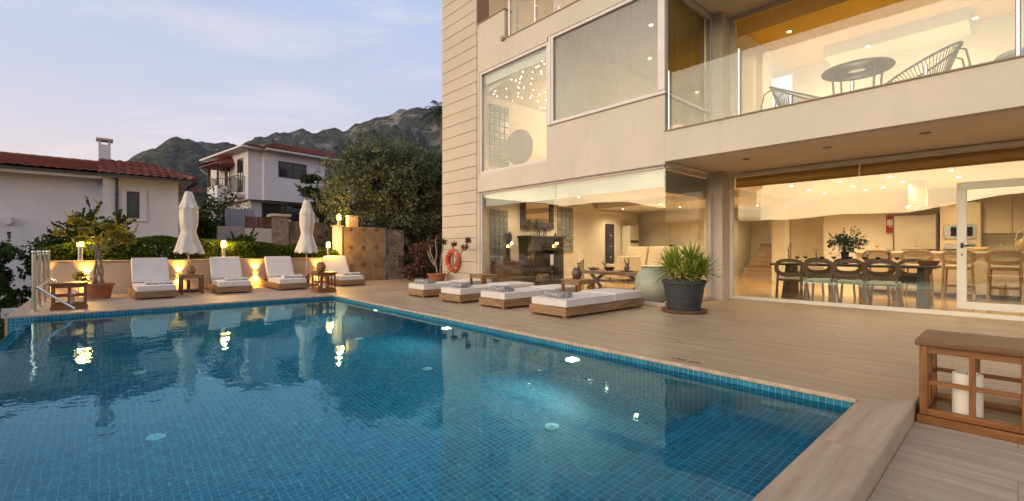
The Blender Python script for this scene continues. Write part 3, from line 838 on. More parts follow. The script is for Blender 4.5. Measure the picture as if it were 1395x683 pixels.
for i, (x, y) in enumerate([(490,134),(555,122),(611,206),(680,212),(770,148),(850,160),(915,183),(943,170)]):
    p = at_z(*c6(x, y), 2.748)
    if 13.2 < p.x < 16 and p.y > 5.2: p.z = 2.548
    if 8.2 < p.x < 15.9 and p.y < 10: downlight(p, .075 if i == 0 else .042, True, 20*K)
for x, y in ((9.0, 9.3), (11.2, 9.3), (13.9, 9.5), (9.3, 6.0), (12.3, 2.6), (12.3, .2), (15.4, 2.4), (15.4, -.6), (18.4, 6.6), (16.6,6.6), (12.3,-2.5)):
    downlight(Vector((x, y, 2.548 if (x > 13.2 and y > 5.2 and x < 15.96) else 2.748)), .042, True, 20*K)
for x, y in ((1016.6,216.7), (1127,201), (1260,181.6)):
    p = at_z(x, y, 2.773); downlight(p, .05, False)
# stars in the ceiling of the first floor room
e_star = emit('star_glow', (1., .93, .75), 26); st = None
sd = MB().lathe([(0, -.004), (.0085, -.002), (.0085, 0)], n=8)
for k in range(96):
    p = Vector((8.2 + 2.9*random.random(), 7.62 + 2.5*random.random(), 0)); p.z = 6.07-(p.y-7.51)*.21-.004
    if st is None: st = MB().add(sd.v, sd.f).build('star_light', e_star); o = st
    else: o = st.copy(); COL.objects.link(o)
    o.parent = villa; o.location = p - VL
for p, pw in (((10.4, 8.7, 5.2), 130), ((11.8, 9.0, 4.6), 70)): lamp('POINT', p, pw*.33, WARM2, .2)
for p in ((9.3, 5.6), (10.6, 5.5), (10.9, 6.6)): downlight(Vector((*p, 6.218)), .045, True, 6)
lamp('POINT', (12.2, 5.2, 5.2), 24, WARM, .08)
for p in ((11.2, 3.2), (11.2, 1.4), (11.2, -.6), (12.0, 3.6), (13.6, 2.4), (13.6, .6)): downlight(Vector((*p, 5.948 if p[0] > 13 else 6.218)), .045, True, 30)
for p in ((13.9, 1.2), (13.9, 3.3)): lamp('POINT', (p[0], p[1], 4.9), 20, WARM, .1)
for p in ((12.0, 2.6), (12.2, .4), (12.2, -2.5)): lamp('POINT', (*p, 4.3), 9, WARM2, .3)
for p in ((10.5, 8.4), (11.5, 6.5), (11.0, 3.8)): downlight(Vector((*p, 9.298 if p[1] > 6.2 else 9.198)), .07, True, 110)
lamp('POINT', (11.2, 6.2, 8.2), 120, WARM, .2)
# glass-block windows in the end wall
gb, t, b = newmat('glass_block')
co = t.new('ShaderNodeTexCoord').outputs['Object']
b.inputs['Base Color'].default_value = (.22,.235,.22,1); b.inputs['Roughness'].default_value = .12
b.inputs['Specular IOR Level'].default_value = .8; t.lk(t.bump(t.noise(co, 26, 2), .7, .01), b.inputs['Normal'])
def blocks(x0, x1, z0, z1, y, s=.19, lb=None):
    nx = max(1, round((x1-x0)/s)); nz = round((z1-z0)/s)
    f = MB(); f.box(x0-.04, x1+.04, y-.012, y+.04, z0-.04, z1+.04)
    w_ = wb(f, 'glass_block_window', m_paint)
    g = MB()
    for i in range(nx):
        for j in range(nz):
            a = x0+(x1-x0)*i/nx; c_ = z0+(z1-z0)*j/nz
            g.box(a+.008, a+(x1-x0)/nx-.008, y-.05, y-.013, c_+.008, c_+(z1-z0)/nz-.008)
    o = g.build('glass_blocks', gb, bevel=.012, seg=2); o.parent = w_
blocks(8.28, 8.98, .3, 2.25, 10.2); blocks(11.15, 11.95, 1.0, 2.5, 10.2)
blocks(8.25, 9.02, 3.5, 5.3, 10.2)
# ------------------------------------------------------------------ loungers
t_grey = towelmat('towel_grey', (.46,.44,.44), (.10,.10,.11), 40, .52)
t_white = towelmat('towel_white', (.66,.64,.64), (.33,.33,.37), 26, .6)
def towel(name, label, loc, rz, mat, s=(.46,.24,.075), group='folded towels on the loungers'):
    th = thing(name, label, 'towel', loc, rz, group)
    m = MB(); prof = []; n = 22
    hw = s[1]/2
    for k in range(n):
        a = 2*math.pi*k/n
        cx = math.copysign(abs(math.cos(a))**.55, math.cos(a))*hw; cz = s[2]/2 + math.copysign(abs(math.sin(a))**.6, math.sin(a))*s[2]/2
        prof.append((cx, cz))
    seg = 14; rows = []
    sd = random.random()*9
    for i in range(seg+1):
        x = -s[0]/2 + s[0]*i/seg
        row = []
        for (a, b_) in prof:
            q = noise.noise(Vector((x*9+sd, a*12, b_*14)))*.012
            row.append((x + q*.5, a*(1+q*3), max(0, b_*(1+.22*noise.noise(Vector((x*5+sd, a*6, 2)))) + (q if b_ > .02 else 0))))
        rows.append(row)
    v = [p for r in rows for p in r]
    f = [(i*n+k, i*n+(k+1) % n, (i+1)*n+(k+1) % n, (i+1)*n+k) for i in range(seg) for k in range(n)]
    f += [tuple(reversed(range(n))), tuple(range(seg*n, seg*n+n))]
    m.add(v, f); m.build('folded_towel', mat, th, 50)
    q = MB()
    for k in range(2):
        q.add([(p[0]*1.005, p[1]*.98, p[2]*.52+k*s[2]*.30) for p in v], f)
    o = q.build('fold_layers', mat, th, 50); o.scale = (.985, .96, .9)
    return th
def cushion(m, x0, x1, y0, y1, z0, z1, T=None, n=7, puff=.012):
    "softly crowned slab"
    nx = ny = n; v = []; 
    for lv, z in ((0, z0), (1, z1)):
        for j in range(ny+1):
            for i in range(nx+1):
                u, w_ = i/nx, j/ny
                c = (math.sin(math.pi*u)*math.sin(math.pi*w_))**.5 if 0 < i < nx and 0 < j < ny else 0
                v.append((x0+(x1-x0)*u, y0+(y1-y0)*w_, z + (puff*c if lv else -puff*.1*c)))
    N = (nx+1)*(ny+1); f = []
    g = lambda lv, i, j: lv*N + j*(nx+1) + i
    for j in range(ny):
        for i in range(nx):
            f.append((g(1,i,j), g(1,i+1,j), g(1,i+1,j+1), g(1,i,j+1))); f.append((g(0,i,j), g(0,i,j+1), g(0,i+1,j+1), g(0,i+1,j)))
    for i in range(nx):
        f.append((g(0,i,0), g(0,i+1,0), g(1,i+1,0), g(1,i,0))); f.append((g(0,i+1,ny), g(0,i,ny), g(1,i,ny), g(1,i+1,ny)))
    for j in range(ny):
        f.append((g(0,0,j+1), g(0,0,j), g(1,0,j), g(1,0,j+1))); f.append((g(0,nx,j), g(0,nx,j+1), g(1,nx,j+1), g(1,nx,j)))
    return m.add(v, f, T)
m_pipe = M('cushion_piping', (.60,.56,.52), .9, 0, .05)
def piping(x0, x1, y0, y1, z0, z1, T=None):
    m = MB(); r = .03
    for z in (z0, z1):
        pts = []
        for cx, cy, a0 in ((x1-r, y1-r, 0), (x0+r, y1-r, 90), (x0+r, y0+r, 180), (x1-r, y0+r, 270)):
            for k in range(4): a = R(a0+30*k); pts.append((cx+(r-.004)*math.cos(a), cy+(r-.004)*math.sin(a), z))
        if T: pts = [T @ Vector(p) for p in pts]
        m.tube(pts, .0055, 6, closed=True)
    return m
def lounger(label, L, W, raised, group, rp=0):
    "foot end at y=0, head end at y=L"
    th = thing('sun_lounger', label, 'sun lounger', (0,0,0), 0, group)
    t_ = .035
    for y_ in (0, L-t_): MB().box(-W/2, W/2, y_, y_+t_, .035, .168).build('end_board', m_woodL, th, bevel=.004, seg=1)
    for x_ in (-W/2+.001, W/2-t_): MB().box(x_, x_+t_-.001, t_, L-t_, .036, .166).build('side_rail', m_woodLy, th, bevel=.004, seg=1)
    m = MB()
    for k in range(9): m.box(-W/2+t_, W/2-t_, .06+k*(L-.2)/9, .06+k*(L-.2)/9+.10, .135, .155)
    m.build('slat_base', m_woodL, th)
    for sx in (-1, 1):
        for y in (.06, L-.06):
            MB().box(sx*(W/2-.06)-.03, sx*(W/2-.06)+.03, y-.03, y+.03, 0, .036).build('foot', m_woodL, th)
    zt = .168
    if raised:
        hy = L - .80
        m = cushion(MB(), -W/2+.035, W/2-.035, .03, hy+.02, zt, zt+.125); m.build('seat_mattress', m_fab, th, bevel=.022, seg=3)
        piping(-W/2+.035, W/2-.035, .03, hy+.02, zt+.012, zt+.115).build('piping', m_pipe, th, 60)
        T = Matrix.Translation((0, hy+.03, zt+.10)) @ Matrix.Rotation(R(56+rp), 4, 'X')
        m = cushion(MB(), -W/2+.03, W/2-.03, 0, .68, -.005, .115, T); m.build('back_mattress', m_fab, th, bevel=.022, seg=3)
        m = MB(); m.box(-W/2+.03, W/2-.03, 0, .64, -.035, -.008, T); m.bar((W/2-.1, hy+.32, .60), (W/2-.1, hy+.6, .15), .03); m.bar((-W/2+.1, hy+.32, .60), (-W/2+.1, hy+.6, .15), .03)
        m.build('backrest_frame', m_woodL, th)
    else:
        m = cushion(MB(), -W/2+.02, W/2-.02, .03, L*.60, zt, zt+.125, puff=.008); m.build('seat_mattress', m_fab, th, bevel=.018, seg=3)
        m = cushion(MB(), -W/2+.015, W/2-.015, L*.60+.004, L-.02, zt+.002, zt+.145, puff=.015); m.build('back_mattress', m_fab, th, bevel=.022, seg=3)
        piping(-W/2+.02, W/2-.02, .03, L*.60, zt+.012, zt+.117).build('piping', m_pipe, th, 60)
        q = MB(); q.box(-W/2+.012, W/2-.012, L*.60-.02, L*.60+.02, zt+.128, zt+.1345); q.box(W/2-.02, W/2-.008, L*.60-.02, L*.60+.02, zt+.03, zt+.13); q.build('strap', m_fab, th)
        MB().ell((-W/2+.10, L*.60, zt+.14), (.03,.02,.012), 10).build('buckle', m_fab, th)
        MB().ell((-W/2+.015, L*.82, zt+.10), (.008,.03,.02), 10).build('tie', m_fab, th)
    return th
G1 = 'sun loungers along the planter wall'; G2 = 'sun loungers lying flat beside the villa'
BL = [(.89, 12.70, .75, R(1.5), 'white lounger with raised back nearest the terracotta pot, second thing right of it'),
      (2.45, 13.0, .76, R(-1.0), 'white lounger with raised back just right of the first parasol'),
      (3.83, 13.05, .77, R(.5), 'white lounger with raised back just left of the second parasol'),
      (5.58, 13.32, .80, R(0), 'white lounger with raised back in front of the stone feature wall')]
BL[0] = BL[0][:4] + ('white lounger with raised back standing nearest the terracotta pot',)
lg0 = None
for i, (x, y, W, rz, lb) in enumerate(BL):
    if lg0 is None: lg0 = lounger(lb, 1.95, .76, True, G1); o = lg0
    else: o = copy_tree(lg0, lb)
    o.location = (x, y, 0); o.rotation_euler = (0, 0, rz)
    zt = .168+.135
    tx = [.06, .10, .08, .10][i]
    towel('towel', ['thin folded white towel on the lounger nearest the terracotta pot', 'folded pale towel on the lounger right of the first parasol', 'folded blue-grey lettered towel on the lounger left of the second parasol', 'folded lettered towel on the lounger before the stone feature wall'][i],
          (x+tx, y+.42, zt), R(2), t_white, (.50, .26, .06+.02*(i > 1)), 'folded towels on the wall-side loungers')
RL = [(5.40, 5.155, .83, 'flat white lounger nearest the camera, beside the yucca pot'),
      (5.41, 6.615, .76, 'second flat white lounger counted from the yucca pot'),
      (5.31, 7.85, .72, 'third flat white lounger counted from the yucca pot'),
      (5.35, 9.30, .72, 'farthest flat white lounger, close to the lifebuoy')]
lg1 = None
for i, (x, y, W, lb) in enumerate(RL):
    if lg1 is None: lg1 = lounger(lb, 2.22, .80, False, G2); o = lg1
    else: o = copy_tree(lg1, lb)
    o.location = (x, y, 0); o.rotation_euler = (0, 0, R(-90 + [0, -1.0, 1.5, .5][i])); o.scale = (W/.80, 1 - (.08 if i == 3 else 0), 1)
    towel('towel', ['rolled black and white towel on the flat lounger beside the yucca pot', 'rolled black and white towel on the second flat lounger from the yucca', 'draped black and white towel on the third flat lounger from the yucca', 'grey folded towel on the flat lounger farthest from the yucca'][i],
          (x+.28, y+.02, .168+.132), R(90 - 8 + 6*i), t_grey, (.46, .27, .085), 'folded towels on the flat loungers')

# ------------------------------------------------------------------ lantern tables and small tables
def lantern_table(label, X, Y, H, post=.045, mid=True, group='open-frame oak lantern tables', top=m_top):
    "open frame box with posts, rails and a plinth; X, Y outside size"
    th = thing('lantern_table', label, 'side table', (0,0,0), 0, group)
    p = post; q = p/2
    m = MB(); m.box(-X/2-.022, X/2+.022, -Y/2-.022, Y/2+.022, H-.042, H); o = m.build('top', top, th, bevel=.006, seg=2)
    for sx in (-1, 1):
        for sy in (-1, 1):
            MB().box(sx*(X/2-q)-q, sx*(X/2-q)+q, sy*(Y/2-q)-q, sy*(Y/2-q)+q, .06, H-.043).build('post', m_woodT, th, bevel=.003, seg=1)
    for sx in (-1, 1): MB().box(sx*(X/2-q)-q*.7, sx*(X/2-q)+q*.7, -q*.72, q*.72, .1, H-.09).build('post', m_woodT, th, bevel=.003, seg=1)
    for sy in (-1, 1): MB().box(-q*.9, q*.9, sy*(Y/2-q)-q*.7, sy*(Y/2-q)+q*.7, .1, H-.09).build('post', m_woodT, th, bevel=.003, seg=1)
    for z0, z1, k in ((H-.092, H-.044, .75), (H*.47, H*.47+.03, .45), (.062, .105, .85)):
        for sx in (-1, 1): MB().box(sx*(X/2-q)-q*k, sx*(X/2-q)+q*k, -Y/2+p, Y/2-p, z0, z1).build('rail', m_woodTy, th, bevel=.002, seg=1)
        for sy in (-1, 1): MB().box(-X/2+p, X/2-p, sy*(Y/2-q)-q*k, sy*(Y/2-q)+q*k, z0, z1).build('rail', m_woodTx, th, bevel=.002, seg=1)
    m = MB(); m.box(-X/2-.015, X/2+.015, -Y/2-.015, Y/2+.015, .0, .058); m.build('plinth', m_woodTy, th, bevel=.006, seg=2)
    m = MB()
    for k in range(5):
        xa = -X/2+p*.6 + k*(X-p*1.2)/5
        m.box(xa, xa+(X-p*1.2)/5-.006, -Y/2+.02, Y/2-.02, .0585, .074)
    m.build('shelf', m_top, th)
    return th
def candle(label, loc, r, h, group='white pillar candles'):
    th = thing('candle', label, 'candle', loc, 0, group)
    fn = lambda t, z: 1 + .03*math.sin(3*t+1)*(z/h)
    MB().lathe([(r*.97,0),(r,.01),(r,h*.8),(r*.99,h-.006),(r*.88,h),(r*.7,h-.012),(0,h-.02)], n=28, fn=fn).build('wax', m_candle, th, 50)
    MB().tube([(0,0,h-.02),(.002,.001,h-.005),(.006,.002,h+.006)], .0025, 6).build('wick', m_dark, th)
    return th
lt = lantern_table('large open-frame oak lantern table at the edge of the lower path', .56, .53, .59)
lt.location = (4.595, .205, -.13)
candle('thick white pillar candle inside the large oak lantern table', (4.45, .235, -.13+.0745), .078, .30)
lt2 = lantern_table('oak lantern table beside the steel railing and terracotta pot', .46, .44, .485, .035)
lt2.location = (-.46, 11.78, 0)
candle('white pillar candle inside the lantern table by the railing', (-.44, 11.85, .0745), .045, .20)
lt3 = copy_tree(lt2, 'small oak lantern table at the far pool corner'); lt3.location = (4.23, 11.95, 0); lt3.scale = (.95, 1.08, 1.06)
candle('white pillar candle inside the lantern table at the far pool corner', (4.22, 11.86, .08), .045, .19)
def side_table(label, group='plain teak side tables'):
    th = thing('side_table', label, 'side table', (0,0,0), 0, group)
    S = .24
    m = MB()
    for k in range(5): m.box(-S+k*.096, -S+k*.096+.092, -S, S, .455, .48)
    m.build('table_top', m_woodLy, th, bevel=.003, seg=1)
    for sx in (-1, 1):
        for sy in (-1, 1): MB().box(sx*(S-.035)-.025, sx*(S-.035)+.025, sy*(S-.035)-.025, sy*(S-.035)+.025, 0, .454).build('leg', m_woodT, th, bevel=.003, seg=1)
    m = MB()
    for s_ in (-1, 1): m.box(-S+.06, S-.06, s_*(S-.03)-.011, s_*(S-.03)+.011, .385, .453); m.box(s_*(S-.03)-.011, s_*(S-.03)+.011, -S+.06, S-.06, .385, .453)
    m.build('apron', m_woodL, th)
    return th
st0 = side_table('teak side table holding a wicker lantern, behind the first parasol pole'); st0.location = (1.62, 13.62, 0); st0['label'] = 'teak side table with a wicker lantern below the first parasol'
for lb, x, y, s_ in (('teak side table with a wicker lantern below the second parasol', 4.62, 13.55, .95), ('teak side table with a brown vase between flat loungers near the yucca', 7.10, 5.91, 1.04), ('bare teak side table between flat loungers near the lifebuoy', 6.80, 8.58, 1.04)):
    o = copy_tree(st0, lb, (x, y, 0)); o.scale = (s_, s_, 1.0 if s_ < 1 else 1.04)
def wick(label, loc, s=1., mat=m_wick, group='wicker lanterns on the tables'):
    th = thing('wicker_lantern', label, 'lantern', loc, 0, group)
    b = MB(); fn = lambda t, z: 1 + .035*math.sin(9*t + z*60)
    b.lathe([(.060*s,0),(.085*s,.03*s),(.102*s,.09*s),(.095*s,.15*s),(.070*s,.20*s),(.062*s,.215*s),(.052*s,.205*s),(.05*s,.05*s),(0,.03*s)], n=30, fn=fn)
    b.build('woven_body', mat, th, 50)
    q = MB(); q.tube([(.063*s*math.cos(a), .063*s*math.sin(a), .216*s) for a in [i*math.pi/10 for i in range(20)]], .007*s, 6, closed=True); q.build('rim', mat, th, 50)
    return th
wick('wicker lantern on the side table below the first parasol', (1.62, 13.62, .481), .95)
wick('wicker lantern on the lantern table at the far pool corner', (4.17, 11.98, .516), 1.12)
wick('wicker lantern on the side table below the second parasol', (4.66, 13.5, .481), 1.0)
m_vase = M('smoked_vase', (.10,.065,.05), .25, 0, .3, 20)
wick('smoky brown vase on the side table near the yucca', (7.13, 5.97, .50), 1.0, m_vase, None)

# ------------------------------------------------------------------ parasols
def parasol(label):
    th = thing('closed_parasol', label, 'parasol', (0,0,0), 0, 'closed white parasols along the planter wall')
    b = MB(); b.lathe([(.25,0),(.25,.045),(.23,.06),(.04,.065),(.035,.30),(0,.30)], n=28, fn=lambda t, z: 1/max(abs(math.cos(((t+math.pi/4) % (math.pi/2))-math.pi/4)), .5) if z < .061 else 1)
    b.build('base', m_dark, th, 40)
    MB().tube([(0,0,.06),(0,0,2.56)], .021, 12).build('pole', M('pale_pole', (.52,.47,.40), .4, .2, .06), th, 60)
    def canopy(prof, folds, amp, sd):
        m = MB(); n = 96; P = []
        for i in range(len(prof)-1):
            (r0,z0,a0), (r1,z1,a1) = prof[i], prof[i+1]
            for k in range(5): s_ = k/5; P.append((r0+(r1-r0)*s_, z0+(z1-z0)*s_, a0+(a1-a0)*s_))
        P.append(prof[-1])
        v = []
        for r, z_, a in P:
            for k in range(n):
                t_ = 2*math.pi*k/n
                ph = t_*folds + sd + .9*noise.noise(Vector((math.cos(t_)*1.2, math.sin(t_)*1.2, z_*.5+sd)))
                q = 1 + a*math.cos(ph)*(.6+.8*noise.noise(Vector((math.cos(t_), math.sin(t_), 5+sd)))) + .10*noise.noise(Vector((math.cos(t_)*2, math.sin(t_)*2, z_*2.4+sd)))
                zz = z_ + (.030*math.sin(ph)*(1.2-z_)/.2 if z_ < 1.2 else 0)
                v.append((r*.84*q*math.cos(t_), r*.84*q*math.sin(t_), zz))
        N = len(P)
        f = [(i*n+k, (i+1)*n+k, (i+1)*n+(k+1) % n, i*n+(k+1) % n) for i in range(N-1) for k in range(n)]
        return m.add(v, f)
    c = canopy([(.10,2.46,.02),(.20,2.26,.03),(.243,2.08,.04),(.252,1.88,.05),(.228,1.70,.06),(.188,1.585,.07),(.205,1.50,.08),(.265,1.32,.10),(.345,1.12,.12),(.385,1.0,.13)], 8, 1, 1.3)
    c.build('canopy', m_umb, th, 180)
    c = canopy([(.02,2.585,0),(.085,2.575,.02),(.11,2.52,.03),(.165,2.36,.04),(.245,2.18,.07),(.265,2.145,.09)], 8, 1, .4); c.build('vent_cap', m_umb, th, 180)
    MB().lathe([(.05,2.582),(.05,2.60),(.03,2.615),(0,2.62)], n=14).build('finial', m_dark, th, 60)
    q = MB(); q.tube([(.160*math.cos(a), .160*math.sin(a), 1.585) for a in [i*math.pi/16 for i in range(32)]], .010, 6, closed=True); q.build('tie_strap', m_umb, th, 60)
    return th
pa = parasol('closed white parasol tied at the waist, left of the two, before the hedge'); pa.location = (1.645, 14.3, 0); pa.rotation_euler.z = 1.2
pa['label'] = 'closed white parasol between the first and second raised loungers'
copy_tree(pa, 'closed white parasol between the third and fourth raised loungers', (4.56, 14.3, 0), 3.4)

# ------------------------------------------------------------------ planter wall, lights, hedge
m_pw = stucco('planter_render', (.60,.50,.39), .5, 70, .16)
th = thing('planter_wall', 'long low rendered planter wall with lit niches behind the raised loungers', 'wall', (2, 14.86, 0))
m = MB(); m.box(-1.16, 5.86, 14.87, 15.06, .0, .79); m.box(-1.16, -.98, 11.9+2.0, 14.87, 0, .03); wb(m, 'wall', m_pw, th, bevel=.008, seg=2)
m = MB(); m.box(-1.19, 5.88, 14.83, 15.10, .79, .825); wb(m, 'capping', M('wall_cap', (.42,.34,.27), .7, 0, .15), th, bevel=.008, seg=2)
e_up = emit('uplight_glow', (1., .52, .10), 10)
for i, (x, lb) in enumerate(((-1.02,'warm wall light behind the steel railing'), (-.30,'warm wall light beside the terracotta pot'), (1.50,'warm wall light behind the first parasol'), (3.30,'warm wall light left of the third raised lounger'), (5.05,'warm wall light behind the fourth raised lounger'))):
    th = thing('wall_light', lb, 'wall light', (x, 14.87, .40), 0, 'warm up and down lights on the planter wall')
    q = MB(); q.box(-.085, .085, -.085, 0, -.012, .012); q.box(-.08, -.072, -.08, 0, -.03, .012); q.box(.072, .08, -.08, 0, -.03, .012); q.build('bracket', m_fascia, th)
    MB().box(-.06, .06, -.07, -.012, .0125, .022).build('lens', e_up, th); MB().box(-.06, .06, -.07, -.012, -.022, -.0125).build('lens', e_up, th)
    lamp('SPOT', (x, 14.87-.055, .43), 90, (1., .50, .09), .03, (0, .10, 1), 84, 1.)
    lamp('SPOT', (x, 14.87-.055, .37), 60, (1., .50, .09), .03, (0, .08, -1), 116, 1.)
def bollard(label, loc, h=.50):
    th = thing('bollard_lamp', label, 'bollard lamp', loc, 0, 'lit bollard lamps')
    MB().lathe([(.052,0),(.052,h-.19),(.045,h-.185),(0,h-.185)], n=18).build('post', m_aluw if False else m_steel, th, 40)
    MB().lathe([(.050,h-.184),(.062,h-.17),(.062,h-.02),(.05,h-.005),(0,h-.005)], n=18).build('glowing_shade', e_bol, th, 40)
    MB().lathe([(.064,h-.006),(.064,h+.010),(.02,h+.016),(0,h+.016)], n=18).build('cap', m_steel, th, 40)
    lamp('POINT', (loc[0]-.0, loc[1]-.10, loc[2]+h+.03), 60, (1., .54, .11), .05)
    lamp('POINT', (loc[0]+.12, loc[1]+.02, loc[2]+h-.1), 20, (1., .54, .11), .05)
e_bol = emit('bollard_glow', (1., .56, .13), 6)
bollard('lit bollard lamp on the planter wall behind the potted ficus', (-.40, 14.97, .826), .52)
bollard('lit bollard lamp on the planter wall above the second raised lounger', (2.53, 14.97, .826), .50)
bollard('lit bollard lamp on the planter wall beside the stone feature wall', (5.44, 14.97, .826), .50)
bollard('lit bollard lamp on top of the stone feature wall', (5.95, 15.4, 1.90), .36)

th = thing('hedge', 'long clipped green hedge growing behind the planter wall', 'hedge', (2.2, 15.6, .76))
m = MB()
def hedge_h(x): return .49 + .08*math.sin(x*.9+.5) + .07*noise.noise(Vector((x*1.3, 0, 4))) - (.18 if x > 4.9 else 0) - (.22*max(0, -.3-x))
k = 0
while k < 30000:
    x = -1.2 + 7.0*random.random(); h = hedge_h(x) + .07
    side = random.random()
    if side < .45: y, z_ = random.gauss(0,.03), h*random.random()
    elif side < .85: y, z_ = random.random()*.95, h + random.gauss(0,.03)
    else: y, z_ = random.random()*.95, h*random.random()
    e = .5 - abs(y-.45)
    z_ = min(z_, h - max(0, .10-y)*.8)
    q = Vector((x, 15.12+y+.06*noise.noise(Vector((x*3, z_*3, 1))), z_))
    if noise.noise(Vector((x*5, y*5, z_*5))) < -.62: continue
    leaf_at(m, q - Vector((2.2, 15.6, 0)), (.060 if side < .85 else .10)*(.7+.6*random.random()), .038 if side < .85 else .075); k += 1
m.build('foliage', l_hedge, th)
m = MB()
for i in range(24):
    x = -1.1 + i*.29 - 2.2; m.tube([(x, -.05, 0), (x+.05, -.02, .2), (x+.02, .03, .38)], [.014,.01,.006], 5)
    m.tube([(x, .25, 0), (x-.07, .22, .2), (x-.02, .3, .4)], [.014,.01,.006], 5)
m.build('stems', m_bark, th)

# stone feature wall
th = thing('feature_wall', 'tall stone-clad shower wall with small diamond tiles beside the fourth raised lounger', 'wall', (6.7, 15.2, 0))
m_tr = travertine('wall_tile', (1.0, .52), (.30,.20,.095), (.20,.13,.06), (.38,.27,.14), .6, 0)
# tile mapping lies on a vertical face: use x and z
def wall_tile():
    m, t, b = newmat('feature_tile')
    g = t.new('ShaderNodeNewGeometry').outputs['Position']
    v = t.scale(g, (1,1,1), (R(-90),0,0))
    br = t.new('ShaderNodeTexBrick'); t.lk(v, br.inputs['Vector']); br.offset = 0; br.inputs['Scale'].default_value = 1
    br.inputs['Brick Width'].default_value = .40; br.inputs['Row Height'].default_value = .47; br.inputs['Mortar Size'].default_value = .003
    br.inputs['Color1'].default_value = (0,0,0,1); br.inputs['Color2'].default_value = (1,1,1,1)
    n = t.noise(g, 3.2, 6, .65, .8); n2 = t.noise(g, 14, 4, .7)
    c = t.mix(t.smooth(n, .3, .7), (.19,.12,.06), (.35,.24,.13))
    c = t.mix(t.math('MULTIPLY', t.smooth(n2, .52, .75), .6), c, (.14,.085,.04))
    c = t.mix(t.math('MULTIPLY', br.outputs['Color'], .25), c, (.42,.32,.19))
    c = t.mix(t.math('MULTIPLY', br.outputs['Fac'], .8), c, (.10,.07,.04))
    t.lk(c, b.inputs['Base Color']); b.inputs['Roughness'].default_value = .6
    t.lk(t.bump(n2, .3, .006), b.inputs['Normal']); return m
m_ft = wall_tile()
m_rub = rubble('rubble_stone', (.17,.12,.09), (.36,.27,.20), (.26,.20,.15), 4.2)
m = MB(); m.box(5.98, 7.58, 15.2, 15.55, 0, 1.86); wb(m, 'tiled_face', m_ft, th, bevel=.01, seg=2)
m = MB(); m.box(5.80, 5.978, 15.16, 15.6, 0, 1.86); wb(m, 'pier', m_pw, th, bevel=.008, seg=2)
m = MB(); m.box(5.76, 6.02, 15.12, 15.64, 1.862, 1.90); wb(m, 'pier_cap', m_kerb, th, bevel=.008, seg=2)
m = MB(); m.box(7.582, 8.3, 15.24, 15.6, 0, 1.80); wb(m, 'rough_flank', m_rub, th)
m_dia = M('diamond_tile', (.20,.075,.03), .5, 0, .3, 20)
for (px, py, s_) in ((478,337.5,.10), (495,337.5,.10), (512,337.5,.09), (495,360,.15), (478,313.5,.10), (495,313.5,.08), (512,313.5,.10), (479,362,.09), (512,361,.09)):
    s_ *= .78; p = at_y(px, py, 15.19)
    q = MB().add([(p.x-s_, 15.194, p.z), (p.x, 15.194, p.z-s_), (p.x+s_, 15.194, p.z), (p.x, 15.194, p.z+s_), (p.x-s_*.9, 15.188, p.z), (p.x, 15.188, p.z-s_*.9), (p.x+s_*.9, 15.188, p.z), (p.x, 15.188, p.z+s_*.9)],
        [(4,5,6,7), (0,1,5,4), (1,2,6,5), (2,3,7,6), (3,0,4,7)])
    wb(q, 'diamond_tile', m_dia, th)
th = thing('stone_post', 'short square lit stone post on top of the feature wall', 'post', (6.45, 15.5, 1.862))
MB().box(-.17, .17, -.12, .12, 0, .36).build('shaft', M('post_stone', (.55,.40,.22), .8, 0, .2, 12, .4, 50), th, bevel=.008, seg=2)
MB().box(-.19, .19, -.14, .14, .361, .39).build('capstone', m_pw, th, bevel=.006, seg=2)
# retaining wall and bank wall behind the hedge
th = thing('rubble_wall', 'irregular brown rubble stone wall with a squared pier beyond the hedge', 'wall', (8, 21.5, .8))
m = MB(); m.box(6.05, 13, 21.5, 22, -.2, 2.32); wb(m, 'wall', m_rub, th)
m = MB(); m.box(5.45, 6.05, 21.35, 22.05, -.2, 2.5); wb(m, 'pier', M('pier_stone', (.30,.22,.18), .9, 0, .35, 5, .8, 14), th)
m = MB(); m.box(5.36, 6.14, 21.26, 22.14, 2.5, 2.62); wb(m, 'pier_cap', m_pw, th, bevel=.02, seg=2)
th = thing('railing_wall', 'low whitewashed wall topped with a rusty brown metal railing', 'wall', (4.5, 21.6, .5))
m = MB(); m.box(4.45, 5.44, 21.62, 21.85, -.2, 1.98); wb(m, 'wall', stucco('old_white_wall', (.55,.50,.47), .4, 60, .3), th)
m = MB(); m_rust = M('rusty_metal', (.13,.055,.035), .8, 0, .35, 7)
for k in range(9): m.box(4.45, 5.44, 21.70, 21.72, 2.0+k*.047, 2.0+k*.047+.040)
wb(m, 'slat_infill', m_rust, th)
for x in (4.48, 4.95, 5.40): wb(MB().box(x-.03, x+.03, 21.68, 21.74, 1.98, 2.43), 'upright', m_rust, th)
wb(MB().box(4.42, 5.44, 21.67, 21.75, 2.43, 2.47), 'top_rail', m_rust, th)
th = thing('garden_wall', 'plain grey garden wall left of the rusty railing wall', 'wall', (2.3, 24, 0))
m = MB(); m.box(3.5, 4.44, 21.9, 22.1, -.3, 2.05); wb(m, 'wall', stucco('grey_wall', (.33,.30,.31), .3, 60, .25), th)
m = MB(); m.box(4.5, 5.75, 26.0, 26.2, -.3, 3.1); wb(m, 'rear_wall', stucco('grey_wall_rear', (.33,.31,.33), .3, 60, .2), th)

